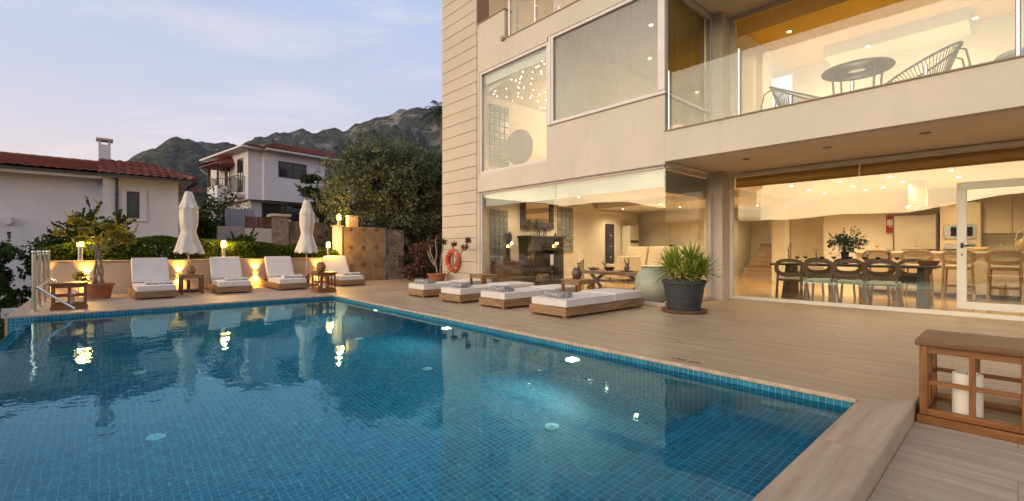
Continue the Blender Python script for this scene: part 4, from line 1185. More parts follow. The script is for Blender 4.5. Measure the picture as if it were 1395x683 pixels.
# steel railing with glass at the terrace edge
th = thing('glass_railing', 'steel post and glass railing with slanted braces at the terrace edge', 'railing', (-.9, 11.56, 0))
ys = (11.56, 12.5, 13.5, 14.42)
for y in ys:
    q = MB(); q.lathe([(.06,0),(.06,.012),(.028,.016)], c=(-.9, y, 0), n=16); q.tube([(-.9, y, .01), (-.9, y, 1.02)], .030, 14)
    q.ell((-.9, y, 1.045), (.034,.034,.030), 14); wb(q, 'post', m_steel, th, smooth=50)
for a, b_ in zip(ys, ys[1:]):
    wb(MB().box(-.905, -.895, a+.06, b_-.06, .12, .98), 'glass_panel', m_rail_glass, th)
q = MB(); q.tube([(-.86, 11.5, .43), (-.38, 11.45, .02)], .021, 10); wb(q, 'brace', m_chrome, th, smooth=50)
q = MB(); q.tube([(-.86, 14.38, .43), (-.36, 14.35, .05)], .021, 10); wb(q, 'brace', m_chrome, th, smooth=50)
q = MB(); q.tube([(-.865, 11.56, .41), (-.865, 14.42, .43)], .018, 10); wb(q, 'hand_rail', m_chrome, th, smooth=50)

# round-cornered sign on the slope beyond the weir
p = at_y(30, 446, 14.2)
th = thing('advert_sign', 'white round-ended advert sign reading HAKAN in blue letters on the slope', 'sign', (p.x, 14.2, -3.0))
m = MB(); pts = []
for k in range(17):
    a = R(90 + 180*k/16); pts.append((-.30+.42*math.cos(a)*.9, .42*math.sin(a)))
pts += [(.85,-.42), (.85,.42)]
T = Matrix(((1,0,0,0),(0,0,-1,0),(0,1,0,0),(0,0,0,1)))
m.prism(pts, 0, .05, Matrix.Translation((0, 0, p.z+3.0)) @ T)
m.build('panel', M('sign_white', (.50,.50,.52), .5, 0, .04), th, bevel=.008, seg=2)
m_blue = M('sign_blue', (.035,.04,.16), .5, 0, .1)
text('lettering', 'HAKAN', .24, (-.42, -.058, p.z+3.0+.10), (R(90),0,0), m_blue, th, ax='LEFT', sx=1.25)
text('lettering', '0532 417', .16, (-.42, -.058, p.z+3.0-.10), (R(90),0,0), m_blue, th, ax='LEFT', sx=1.15)
for x in (-.2, .6): MB().box(x-.03, x+.03, .052, .11, 0, p.z+3.0).build('leg', m_steel, th)

# lifebuoy
p = at_x(618, 355, 7.80)
th = thing('lifebuoy', 'orange-red lifebuoy hanging on the beige clad wall', 'lifebuoy', (7.77, p.y, p.z))
m_or = M('lifebuoy_red', (.64,.05,.015), .45, 0, .12, 6); m_wh = M('band_white', (.62,.36,.28), .6, 0, .05)
N = 48; ring = [(0, .275*math.cos(2*math.pi*i/N), .275*math.sin(2*math.pi*i/N)) for i in range(N)]
MB().tube(ring, .070, 14, closed=True).build('ring', m_or, th, 60)
for k in range(4):
    a0 = R(45+90*k); MB().tube([(0, .275*math.cos(a0+d_*.05), .275*math.sin(a0+d_*.05)) for d_ in (-2,-1,0,1,2)], .0725, 14).build('band', m_wh, th, 60)
rp = []
for i in range(60):
    a = 2*math.pi*i/60; rr = .355 - .018*abs(math.sin(2*a)); rp.append((-.03+.0, rr*math.cos(a), rr*math.sin(a)))
MB().tube(rp, .006, 6, closed=True).build('rope', m_wh, th, 60)
MB().tube([(.09,0,.30),(-.03,0,.27),(-.10,0,.20)], .010, 6).build('hook', m_steel, th)

# ------------------------------------------------------------------ pots and plants
def pot(th, r0, r1, h, mat, rim=.03, saucer=None, n=36, fill=m_soil):
    MB().lathe([(r0,0),(r1-.012,h-rim*1.6),(r1+.018,h-rim*1.4),(r1+.022,h),(r1-.018,h),(r1-.03,h-.06),(0,h-.05)], n=n).build('pot', mat, th, 40)
    MB().lathe([(r1-.026,h-.05),(r1*.6,h-.03),(0,h-.022)], n=n, fn=lambda t_, z_: 1+.02*math.sin(5*t_)).build('pot_soil' if fill is m_soil else 'pot_gravel', fill, th, 60)
    if saucer: MB().lathe([(r0+.03,0),(r0+.085,.02),(r0+.09,.045),(r0+.07,.045),(r0+.03,.02),(0,.02)], n=n).build('saucer', saucer, th, 40)
# ficus with braided stems
th = thing('potted_ficus', 'braided-stem ficus with yellow-lit leaves in a wide terracotta pot', 'potted plant', (-.07, 13.68, 0))
pot(th, .20, .265, .33, m_terra)
m = MB()
for k in range(4):
    a0 = k*math.pi/2; pts = []
    for i in range(9):
        s_ = i/8; a = a0 + s_*3.6; rr = .085*(1-s_*.55)
        pts.append((rr*math.cos(a), rr*math.sin(a), .29+s_*.75))
    m.tube(pts, [.024-.008*i/8 for i in range(9)], 7)
br = []
for k in range(9):
    a = k*.7+.3; ln = .32+.28*random.random()
    e = Vector((math.cos(a)*ln*1.05, math.sin(a)*ln, .28+.38*random.random()))
    m.tube([(0,0,1.02), Vector((0,0,1.04))+e*.5+Vector((0,0,-.03)), Vector((0,0,1.02))+e], [.016,.011,.006], 6); br.append(Vector((0,0,1.02))+e)
m.build('trunk', m_stem, th, 60)
m = MB()
bl = [(tuple(p_), (.17,.17,.085)) for p_ in br] + [((.05,.1,1.98),(.05,.05,.12)), ((-.3,0,1.5),(.22,.2,.1)), ((.3,-.1,1.42),(.22,.2,.1))]
cloud(m, bl, 2300, .085, .036, .7, 3, -.2); sprigs(m, bl, 34, .08, .034, .22)
m.build('crown', l_ficus, th)
th = thing('small_shrub', 'small leafy twig lit by the wall light beside the terracotta pot', 'plant', (-.42, 14.2, 0))
m = MB(); MB().tube([(0,0,0),(.02,0,.25),(.05,.0,.45)], [.012,.008,.004], 6).build('stem', m_stem, th)
cloud(m, [((.03,0,.50),(.14,.12,.10)), ((.1,0,.38),(.1,.1,.08))], 130, .08, .04, .7, 3, -.5); m.build('leaves', l_ficus, th)

# yucca
th = thing('potted_yucca', 'spiky yucca in a dark ribbed plastic pot at the glass corner', 'potted plant', (7.60, 3.93, 0))
MB().lathe([(.33,0),(.37,.015),(.385,.05),(.365,.055),(.30,.03),(0,.03)], n=36).build('saucer', M('saucer_clay', (.17,.085,.05), .8, 0, .25, 9), th, 40)
m = MB(); prof = [(.265,.035)]
for i in range(15):
    z_ = .05+i*.03; r_ = .27 + .075*(i/14)
    prof += [(r_, z_), (r_+.006, z_+.012), (r_, z_+.024)]
prof += [(.352,.50),(.372,.505),(.376,.555),(.352,.558),(.335,.50),(0,.51)]
m.lathe(prof, n=44); m.build('pot', m_anth, th, 40)
m = MB()
for k in range(420):
    a, r_ = random.random()*6.28, .33*math.sqrt(random.random()); s_ = .010+.010*random.random()
    m.ell((r_*math.cos(a), r_*math.sin(a), .52+.06*(1-(r_/.33)**2)+random.random()*.015), (s_, s_*.8, s_*.6), 5)
m.build('gravel', m_gravel, th)
def rosette(m, c, n, L, W, tilt=0):
    for k in range(n):
        a = k*2.399 + random.random()*.3; el = R(86 - 108*(k/n)**1.0 + random.gauss(0,7))
        ln = L*(.75+.35*random.random())*(1 if k > 5 else .8)
        d = Vector((math.cos(a)*math.cos(el), math.sin(a)*math.cos(el), math.sin(el)))
        s_ = d.cross(Vector((0,0,1)));  s_ = s_.normalized() if s_.length > .01 else Vector((1,0,0))
        up = s_.cross(d); vv = []; sag = .10*ln*(math.cos(el))*random.random()
        for i, (u, wd) in enumerate(((0,.55),(.2,.9),(.5,1.),(.8,.62),(1.,.04))):
            p_ = Vector(c) + d*ln*u - Vector((0,0,sag*u*u)); vv += [p_ - s_*W*wd/2, p_ + up*W*wd*.22*-1, p_ + s_*W*wd/2]
        fs = []
        for i in range(4):
            for q_ in range(2): fs.append((i*3+q_, i*3+q_+1, i*3+q_+4, i*3+q_+3))
        m.add(vv, fs)
ros = [((-.19,.10,.80), 68, .44), ((.17,-.03,.86), 66, .42), ((.26,-.20,.70), 58, .42), ((-.02,.24,.72), 46, .40), ((.02,-.18,.64), 40, .36), ((-.24,-.1,.66), 36, .34)]
for c, n, L in ros:
    MB().tube([(c[0]*.6, c[1]*.6, .5), (c[0]*.9, c[1]*.9, .5+(c[2]-.5)*.6), c], [.035,.032,.03], 8).build('stem', m_bark, th, 60)
    m = MB(); rosette(m, c, n, L, .040); m.build('leaf_rosette', l_yuc, th)

# bare frangipani in a terracotta pot by the clad wall
th = thing('potted_frangipani', 'half-bare frangipani with dry leaf tufts in a terracotta pot by the lifebuoy', 'potted plant', (7.42, 11.62, 0))
pot(th, .20, .27, .37, m_terra)
m = MB(); lf = MB()
def camvec(px, py, X=None):
    q_ = at_x(px, py, X); return q_ - Vector((7.42, 11.62, 0))
for pts in ([(598,384),(594,362),(587,346),(584,331)], [(599,384),(593,360),(595,345),(593,328),(598,322)], [(600,384),(600,366),(602,345),(605,330)], [(592,362),(586,352),(581,338)],
            [(607,378),(617,365),(624,352),(633,337)], [(617,365),(617,345),(618,333)], [(633,337),(638,328)]):
    P_ = [camvec(x, y, 7.42+.02*i*(1 if i % 2 else -1)) for i, (x, y) in enumerate(pts)]
    m.tube(P_, [.026-.013*i/len(P_) for i in range(len(P_))], 7)
    cloud(lf, [(tuple(P_[-1]), (.09,.09,.08))], 34, .13, .045, .6, 3, -.9, out=1.2)
m.build('branches', m_stem, th, 60); lf.build('leaves', l_dry, th)
# flowering bush
th = thing('flowering_bush', 'dark bush dotted with dusty pink blooms at the villa corner', 'bush', (8.35, 13.9, 0))
m = MB(); bl = [((0,0,.72),(.62,.6,.66)), ((-.25,.1,.45),(.5,.5,.45)), ((.3,0,.9),(.45,.45,.45))]
cloud(m, bl, 3600, .085, .045, .35, 2.2, -.15); sprigs(m, bl, 50, .08, .04); m.build('leaves', l_pink, th)
m = MB()
for k in range(9): m.tube([(0,0,0),(math.cos(k)*.2, math.sin(k)*.2, .4),(math.cos(k)*.4, math.sin(k)*.4, .9)], [.02,.014,.006], 5)
m.build('stems', m_bark, th)

# ------------------------------------------------------------------ trees
bx, by = 9.6, 16.6
tree('olive_tree', 'broad grey-green olive tree overhanging the stone feature wall', 'tree', (bx, by, .6),
  [([(0,0,-.1),(-.15,-.1,.6),(-.55,-.2,1.3),(-1.2,-.2,2.2)], [.17,.14,.11,.05]), ([(0,0,0),(.05,.1,.8),(.2,.1,1.6),(.3,.2,2.6)], [.15,.13,.1,.05]),
   ([(-.45,-.2,1.1),(-1.3,.2,1.5),(-2.2,.3,2.0)], [.09,.07,.04]), ([(-.2,-.1,.7),(.0,-.5,1.4),(-.5,-.8,2.3)], [.1,.07,.04])],
  [((-2.5,.2,2.75),(1.45,1.3,1.5)), ((-1.0,-.1,3.0),(1.6,1.5,1.75)), ((.35,.1,2.8),(1.55,1.5,1.7)), ((-2.1,-.1,3.85),(1.05,1.0,.85)), ((-.4,.3,4.15),(1.25,1.1,.75)), ((1.2,0,3.7),(1.1,1.2,1.1)), ((-.4,-.4,1.7),(1.6,1.0,.8)), ((.9,-.3,1.6),(1.2,1.0,.8))],
  42000, .15, .046, l_olive, sprig=520, shell=.36, freq=1.7, thr=-.24)
tree('ivy_bush', 'dark green bushy undergrowth below the olive tree', 'bush', (9.4, 15.9, 0),
  [([(0,0,0),(.1,0,.8),(.2,0,1.4)], [.05,.04,.02])], [((-1.2,-.1,.8),(.9,.7,.95)), ((0,-.1,.9),(1.1,.7,1.0)), ((1.0,0,.8),(.9,.7,.9)), ((-.4,0,1.5),(1.2,.6,.6))], 8000, .09, .05, l_dark, sprig=70, shell=.3, freq=2.4)
tree('fig_tree', 'dark spreading fig bush beyond the steel railing', 'tree', (-1.75, 16.9, -3.1),
  [([(0,0,0),(.1,.1,1.5),(.05,0,2.9),(-.1,0,3.6)], [.11,.09,.07,.03]), ([(.1,.1,1.6),(.6,.2,2.7),(1.2,.1,3.9)], [.08,.06,.03])],
  [((-.25,0,3.75),(.75,.7,.62)), ((.45,.1,3.85),(.7,.7,.75)), ((1.2,.1,4.2),(.62,.6,.62)), ((.1,-.1,3.0),(.6,.55,.6)), ((.15,-.1,2.3),(.35,.35,.5)), ((1.45,.1,3.7),(.6,.6,.5))],
  3900, .13, .075, l_fig, group=None, sprig=90, shell=.4, freq=2.0, thr=-.1)
tree('fig_tree', 'dark upright leafy tree behind the potted ficus', 'tree', (-.25, 16.9, -3.1),
  [([(0,0,0),(.05,0,2.0),(.1,0,3.8),(.0,0,4.8)], [.10,.08,.06,.02])],
  [((-.1,0,4.55),(.42,.42,.5)), ((.3,0,4.35),(.5,.5,.5)), ((.05,0,5.05),(.16,.16,.34)), ((.55,.1,4.8),(.25,.25,.3)), ((.9,.1,4.0),(.45,.4,.3)), ((.2,0,3.9),(.8,.6,.5))],
  3800, .13, .08, l_fig, sprig=90, shell=.4, freq=2.2, thr=-.1)
p = at_y(436, 262, 20.5)
tree('loquat_tree', 'slender dark tree with layered leaf tufts before the far white house', 'tree', (p.x+.5, 20.5, .7),
  [([(0,0,0),(-.1,0,1.3),(-.45,0,2.2),(-.7,0,3.0)], [.06,.05,.04,.02]), ([(-.1,0,1.3),(.3,.1,2.0),(.5,.1,2.6)], [.04,.03,.015])],
  [((-.85,0,3.45),(.55,.5,.22)), ((-.75,0,2.85),(.6,.55,.3)), ((-.25,0,2.45),(.6,.5,.3)), ((.3,0,2.35),(.6,.5,.25)), ((-.5,.1,2.0),(.45,.5,.25)), ((.55,0,2.8),(.4,.4,.2))],
  2600, .17, .075, l_dark, sprig=60, shell=.5, freq=2, thr=-.15)
for lb, (px, py), Y, r_, b0 in (('dark green trees between the two white houses', (290,300), 29, 1.9, -.5), ('low dark shrub at the foot of the rubble wall', (466,325), 18.6, .75, .7), ('dark leafy shrub against the railing wall', (330,338), 20.0, .5, .5), ('dark garden tree in front of the far balcony', (272,318), 26, .8, -.6)):
    p = at_y(px, py, Y)
    tree('garden_tree', lb.replace('trees', 'tree'), 'tree', (p.x, Y, b0), [([(0,0,0),(.1,0,max(.3,(p.z-b0)*.6)),(0,0,max(.5,p.z-b0))], [.08*r_,.06*r_,.02])],
      [((0,0,p.z-b0),(r_,r_,r_*.85)), ((-r_*.5,0,p.z-b0-r_*.4),(r_*.7,r_*.7,r_*.6)), ((r_*.45,0,p.z-b0-r_*.35),(r_*.75,r_*.7,r_*.7)), ((.1,0,p.z-b0+r_*.5),(r_*.55,r_*.5,r_*.5))], int(1600+1100*r_), .17, .09, l_dark if r_ > .8 else l_hedge, sprig=50, shell=.4)
# palm behind the villa's corner
p = at_y(594, 150, 27)
th = thing('palm_tree', 'palm tree fronds showing past the villa corner', 'tree', (p.x+.5, 27, .8))
H = p.z - .8
MB().tube([(0,0,0),(.1,0,H*.5),(0,0,H)], [.24,.18,.17], 10).build('trunk', m_bark, th, 60)
for k in range(26):
    a = k*2.4; el = R(70 - 100*(k/26)); m = MB(); L = 2.0
    pts = []
    for i in range(9):
        s_ = i/8; r_ = L*s_*math.cos(el)*(1-.15*s_); pts.append(Vector((r_*math.cos(a), r_*math.sin(a), H + L*s_*math.sin(el) - 1.1*s_*s_)))
    m.tube(pts, [.022-.02*i/9 for i in range(9)], 5)
    sd_ = Vector((-math.sin(a), math.cos(a), 0))
    for i in range(2, 9):
        for q_ in range(3):
            b0 = pts[i-1].lerp(pts[i], q_/3); ll = .5*(1-abs(i/8-.5))
            for s_ in (-1, 1): leaf_at(m, b0 + sd_*s_*ll*.45 - Vector((0,0,.10)), ll, .04, sd_*s_ + Vector((0,0,-.55)) + (pts[i]-pts[i-1]).normalized()*.5)
    m.build('frond', l_palm, th)
p = at_y(58, 424, 15.4)
tree('young_conifer', 'tiny layered conifer beyond the terrace corner', 'tree', (p.x, 15.4, -3.0), [([(0,0,0),(0,0,p.z+3.25)], [.04,.015])],
  [((0,0,p.z+3.0-.02+.14*i),(.22-.05*i,.22-.05*i,.05)) for i in range(4)], 420, .08, .03, l_dark, sprig=6, shell=.6, thr=-.6)
p = at_y(5, 460, 13.2)
tree('slope_bush', 'dark bush on the slope below the overflow edge', 'bush', (p.x-.1, 13.2, -3.0), [([(0,0,0),(0,0,p.z+3.0)], [.05,.02])],
  [((0,0,p.z+3.0-.05),(.45,.5,.5)), ((-.3,0,p.z+2.6),(.5,.5,.5))], 1300, .09, .05, l_fig, sprig=20, shell=.4)
# ------------------------------------------------------------------ neighbouring houses
m_tile = M('roof_tile', (.21,.062,.043), .8, 0, .35, 5, .2, 30, rnd=False)
m_tile2 = M('roof_tile_dark', (.20,.05,.038), .8, 0, .3, 4, .2, 30, rnd=False)
m_hw = stucco('house_white', (.60,.59,.64), .3, 50, .10)
m_hw2 = stucco('far_house_white', (.66,.61,.63), .3, 50, .07)
m_pane = M('dark_pane', (.02,.022,.028), .06, 0, .1, 2)
m_fr = M('dark_window_frame', (.035,.028,.025), .5, 0, .15)
m_gut = M('dark_gutter', (.03,.026,.026), .5, 0, .15)
def roof_slope(m, eL, eR, rL, rR, pitch=.24, row=.36, amp=.045):
    "corrugated clay tiles between an eave line and a ridge line (all points given left to right)"
    eL, eR, rL, rR = map(Vector, (eL, eR, rL, rR))
    ax = (eR-eL).normalized(); L = (eR-eL).length
    up = ((rL+rR)/2 - (eL+eR)/2); up = up - ax*up.dot(ax); S = up.length; up.normalize(); nn = ax.cross(up).normalized()
    if nn.z < 0: nn = -nn
    a0, a1 = (rL-eL).dot(ax), (rR-eL).dot(ax)
    nx = int(L/(pitch/6)); rows = int(S/row)+1
    vs = []
    for j in range(rows):
        for e in (0, 1):
            vs.append((min(1, (j+e*.999)*row/S), .045*(1-e)))
    base = len(m.v)
    for s_, lift in vs:
        l, r_ = a0*s_, L+(a1-L)*s_
        for i in range(nx+1):
            x = L*i/nx; xx = max(l, min(r_, x))
            h = amp*abs(math.sin(math.pi*x/pitch)) + lift + .012*noise.noise(Vector((x*3, s_*30, 1)))
            m.v.append(tuple(eL + ax*xx + up*S*s_ + nn*h))
    for j in range(len(vs)-1):
        for i in range(nx):
            a = base + j*(nx+1)+i; m.f.append((a, a+1, a+nx+2, a+nx+1))
    return m
def ridge_tiles(m, p0, p1, r=.11):
    p0, p1 = Vector(p0), Vector(p1); n = max(2, int((p1-p0).length/.36))
    for k in range(n):
        a, b = p0.lerp(p1, k/n), p0.lerp(p1, (k+1.12)/n); m.tube([a, b], [r, r*.85], 10)
def hwin(th, M4, x, z, wd, ht, surround=0, mull=(), trim=m_hw, par='window', fr=.055, mat=m_pane):
    "window on the local y=0 face of the frame M4 (faces -y)"
    if surround:
        q = MB(); s_ = surround
        for a in ((x-s_, x-.001, z-s_*.3, z+ht+.06), (x+wd+.001, x+wd+s_, z-s_*.3, z+ht+.06)): q.box(a[0], a[1], -.05, .02, a[2], a[3], M4)
        wb(q, 'window_surround', trim, th); q = MB(); q.box(x-s_-.02, x+wd+s_+.02, -.07, .02, z-s_*.3-.05, z-s_*.3, M4); wb(q, 'sill', trim, th)
    f = MB(); f.box(x, x+wd, -.035, .02, z, z+fr, M4); f.box(x, x+wd, -.035, .02, z+ht-fr, z+ht, M4); f.box(x, x+fr, -.034, .02, z+fr, z+ht-fr, M4); f.box(x+wd-fr, x+wd, -.034, .02, z+fr, z+ht-fr, M4)
    for k in mull: f.box(x+wd*k-fr/2, x+wd*k+fr/2, -.033, .02, z+fr, z+ht-fr, M4)
    w_ = wb(f, par, m_fr, th)
    g = MB(); g.box(x+fr*.5, x+wd-fr*.5, -.010, .015, z+fr*.5, z+ht-fr*.5, M4); o = g.build('pane', mat); o.parent = w_
    return w_
HB = -3.2
th = thing('white_house', 'low white house with red tiled hip roof and white chimney beyond the terrace', 'house', (-5, 21, HB))
m = MB(); m.box(-14, 0, 21, 28, HB, 3.56); m.box(0, 2.05, 20.5, 27.5, HB, 3.56); m.box(2.052, 3.0, 24.2, 27, HB, 3.45)
wb(m, 'wall', m_hw, th)
m = MB(); m.box(-14.4, 2.4, 20.5, 28.5, 3.56, 3.60); m.box(-.02, 2.42, 20.02, 20.5, 3.52, 3.56); m.box(2.42, 3.4, 23.8, 27, 3.45, 3.49); m.box(-14.4, -.02, 20.48, 20.5, 3.45, 3.56)
wb(m, 'eaves', m_hw, th)
RZ = 4.46
m = MB(); roof_slope(m, (-14.5,20.42,3.62), (2.45,20.42,3.62), (-11,24.4,RZ), (.9,24.4,RZ))
roof_slope(m, (-.12,19.95,3.55), (2.52,19.95,3.55), (-.12,23.0,4.46), (1.35,23.0,4.46))
m.add([(2.45,20.42,3.62), (2.45,28.5,3.62), (.9,24.4,RZ)], [(0,1,2)]); m.add([(-14.5,28.5,3.62),(2.45,28.5,3.62),(.9,24.4,RZ),(-11,24.4,RZ)], [(1,0,3,2)])
roof_slope(m, (2.40,23.7,3.50), (3.5,23.7,3.50), (2.40,26,4.1), (2.7,26,4.1))
ridge_tiles(m, (-11,24.4,RZ+.04), (.9,24.4,RZ+.04)); ridge_tiles(m, (2.47,20.0,3.62), (.9,24.4,RZ+.02))
wb(m, 'roof', m_tile, th)
m = MB(); m.box(-14.5, -.1, 20.36, 20.44, 3.55, 3.62); m.box(-.14, 2.55, 19.87, 19.95, 3.50, 3.57); m.box(2.50, 2.58, 19.95, 22.5, 3.46, 3.57); m.box(2.5, 3.5, 23.62, 23.70, 3.40, 3.50)
wb(m, 'gutter', m_gut, th)
p = at_y(159, 250, 20.38)
m = MB(); m.tube([(p.x, 20.40, 3.5), (p.x, 20.42, HB)], .042, 10)
for z_ in (2.9, 1.2, -.5): m.tube([(p.x, 20.40, z_), (p.x, 20.40, z_+.06)], .052, 10)
wb(m, 'downpipe', m_gut, th, smooth=50)
p0, p1 = at_y(172.5, 297, 20.5), at_y(190, 262, 20.5)
hwin(th, Matrix.Translation((0, 20.5, 0)), p0.x, p0.z, p1.x-p0.x, p1.z-p0.z, .19, ())
pc = at_y(142.5, 222, 23.0)
m = MB(); m.box(pc.x-.17, pc.x+.17, 22.8, 23.15, 4.0, 5.0); 
for sx in (-1, 1): m.box(pc.x+sx*.13-.04, pc.x+sx*.13+.04, 22.8, 23.15, 5.0, 5.15)
ch = wb(m, 'chimney', m_hw, th)
q = MB(); q.box(pc.x-.24, pc.x+.24, 22.72, 23.22, 5.15, 5.23); o = q.build('chimney_cap', M('cap_concrete', (.42,.38,.36), .8, 0, .2), bevel=.01, seg=1); o.parent = ch
p = at_y(10, 300, 20.95)
m = MB(); m.box(p.x-.10, p.x+.10, 20.86, 21.0, p.z-.10, p.z+.10); m.tube([(p.x, 20.9, p.z-.10), (p.x, 20.9, p.z-.14)], .07, 12)
wb(m, 'wall_lamp', m_hw, th)
m = MB(); m.box(-14, 0, 20.93, 20.998, HB, -1.6); wb(m, 'plinth', stucco('plinth_grey', (.45,.43,.44), .3, 50, .2), th)

# the farther two-storey house; local x runs along its front, local y along its left side
HC = Vector((6.40, 30.5, 1.0)); HR = R(8.8)
th2 = thing('far_house', 'two-storey white house with red tiled roof and small balconies on the hillside', 'house', HC, HR)
def lb_(mb, name, mat, par=None, **k):
    o = mb.build(name, mat, **k); o.parent = par or th2; return o
def wb2(mb, name, mat, th=None, **k): return lb_(mb, name, mat, **k)
_wb = wb
m = MB()
m.box(0, .78, 0, 6.2, 3.06, 6.0); m.box(.78, 4.65, -.28, 8, 3.06, 6.0); m.box(4.65, 9, .35, 8, 3.06, 6.0)
m.box(.35, 9, .45, 8, -1.5, 3.058)
lb_(m, 'wall', m_hw2)
m = MB(); m.box(-.42, .70, -.45, 6.6, 6.0, 6.10); m.box(.70, 5.05, -.72, 8.4, 6.0, 6.10); m.box(5.05, 9.4, -.05, 8.4, 6.0, 6.10); lb_(m, 'eaves', M('eave_white', (.70,.64,.62), .7, 0, .06))
m = MB(); roof_slope(m, (.70,-.78,6.12), (9.4,-.78,6.12), (2.9,3.6,7.35), (7,3.6,7.35), .26)
roof_slope(m, (-.48,-.5,6.12), (.9,-.5,6.12), (.9,1.0,6.55), (.9,1.0,6.55), .26)
m.add([(-.48,6.6,6.12), (-.48,-.5,6.12), (2.9,3.6,7.35)], [(0,1,2)]); m.add([(9.4,-.78,6.12),(9.4,8.4,6.12),(7,3.6,7.35)], [(0,1,2)]); m.add([(-.48,6.6,6.12),(9.4,8.4,6.12),(7,3.6,7.35),(2.9,3.6,7.35)], [(0,1,2,3)]); m.add([(-.48,-.5,6.12),(.70,-.78,6.12),(2.9,3.6,7.35)], [(0,1,2)])
ridge_tiles(m, (.70,-.78,6.18), (2.9,3.6,7.4), .10); ridge_tiles(m, (2.9,3.6,7.38), (7,3.6,7.38), .10)
lb_(m, 'roof', m_tile2)
m = MB(); m.box(-.5, .72, -.56, -.50, 6.02, 6.12); m.box(.68, 9.4, -.84, -.78, 6.02, 6.12); m.box(-.56, -.5, -.56, 6.6, 6.02, 6.12); lb_(m, 'gutter', M('white_gutter', (.66,.60,.57), .6, 0, .06))
m_wp = M('white_pipe', (.62,.57,.55), .6, 0, .06)
for P_ in ([(.25,.40,6.0),(.25,.40,0)], [(-1.1,4.6,5.2),(-.25,4.5,4.5),(-.15,4.5,0)]): lb_(MB().tube(P_, .045, 8), 'downpipe', m_wp, smooth=50)
wb = wb2
F1 = Matrix.Translation((0, -.28, 0))
hwin(th2, F1, 1.62, 4.55, 1.75, .98, 0, (.52,), m_hw2, fr=.07)
hwin(th2, Matrix.Translation((0, .35, 0)), 5.0, 4.3, .55, 1.2, 0, (), m_hw2)
hwin(th2, Matrix.Translation((0, .45, 0)), .95, .75, 2.75, 2.2, 0, (.5,), m_hw2, fr=.08)
hwin(th2, Matrix.Translation((0, .45, 0)), 4.6, .4, 1.2, 2.0, 0, (), m_hw2)
LF = Matrix(((0,1,0,0),(-1,0,0,0),(0,0,1,0),(0,0,0,1)))      # face looking to -x : local (x,y)->(y,-x)
hwin(th2, LF, -1.55, 3.55, .85, 2.05, 0, (.5,), m_hw2, par='window')
LG = Matrix.Translation((.35, 0, 0)) @ LF
hwin(th2, LG, -2.3, .6, 1.5, 1.9, 0, (.5,), m_hw2)
hwin(th2, LF, -3.6, 3.3, .8, 2.1, 0, (), m_hw2)
wb = _wb
def bars(m, pts, z0, z1, s=.12):
    for (a, b) in zip(pts, pts[1:]):
        a, b = Vector(a), Vector(b); n = max(2, int((b-a).length/s))
        for k in range(n+1):
            p_ = a.lerp(b, k/n); m.bar(p_+Vector((0,0,z0)), p_+Vector((0,0,z1)), .018)
        m.bar(a+Vector((0,0,z1)), b+Vector((0,0,z1)), .035); m.bar(a+Vector((0,0,z0)), b+Vector((0,0,z0)), .025)
m = MB(); m.box(-.52, -.002, .45, 1.75, 3.30, 3.42); m.prism([(-.46,.5),(-.002,.5),(-.002,1.7),(-.46,1.7)], 3.18, 3.30)
b1 = lb_(m, 'balconet', m_hw2)
m = MB(); bars(m, [(-.49,.48,0), (-.49,1.72,0)], 3.5, 4.45); bars(m, [(-.49,.48,0), (-.02,.48,0)], 3.5, 4.45); bars(m, [(-.49,1.72,0), (-.02,1.72,0)], 3.5, 4.45); lb_(m, 'railing', m_dark, b1)
m = MB(); m.box(-.85, -.002, 2.4, 4.1, 3.05, 3.20); m.box(-.85, -.002, 2.4, 2.52, 3.20, 4.0); m.box(-.85, -.73, 2.52, 4.1, 3.20, 4.0)
b2 = lb_(m, 'balcony', m_hw2)
m = MB(); bars(m, [(-.79,2.46,0), (-.02,2.46,0)], 4.02, 4.45); bars(m, [(-.79,2.46,0), (-.79,4.05,0)], 4.02, 4.45); lb_(m, 'railing', m_dark, b2)
for q_ in ((-.79,2.46), (-.79,4.04), (-.3,2.46)): lb_(MB().box(q_[0]-.05, q_[0]+.05, q_[1]-.05, q_[1]+.05, 4.0, 5.42), 'post', m_rust, b2)
m = MB(); roof_slope(m, (-1.25,4.6,5.30), (-1.25,2.0,5.30), (.0,4.6,5.85), (.0,2.4,5.85), .26); m.add([(-1.25,2.0,5.30),(0,2.0,5.35),(0,2.4,5.85)], [(0,1,2)])
m.box(-1.2, 0, 2.05, 4.5, 5.22, 5.29); lb_(m, 'canopy_roof', m_tile2, b2)
m = MB(); m.box(-.8, .3, 2.9, 4.3, 1.9, 2.7); m.box(-.2, .34, 2.7, 3.0, -1.5, 1.9); m.box(-1.0, -.81, 3.4, 4.0, 2.5, 2.65); lb_(m, 'lower_balcony', m_hw2)
m = MB(); roof_slope(m, (3.3,-.75,2.95), (5.3,-.75,2.95), (3.3,.44,3.45), (5.3,.44,3.45), .26); roof_slope(m, (5.9,-.6,2.8), (9.2,-.6,2.8), (5.9,.44,3.3), (9.2,.44,3.3), .26); m.box(3.3, 5.3, -.7, .44, 2.85, 2.93)
lb_(m, 'porch_roof', m_tile2)
m = MB(); m.tube([(2.5,.15,1.3),(2.5,.15,1.62)], .05, 8); m.lathe([(.03,1.62),(.13,1.66),(.15,1.85),(.05,1.95),(0,2.0)], c=(2.5,.15,0), n=10); lb_(m, 'lantern', M('lantern_white', (.6,.57,.52), .5, 0, .05))

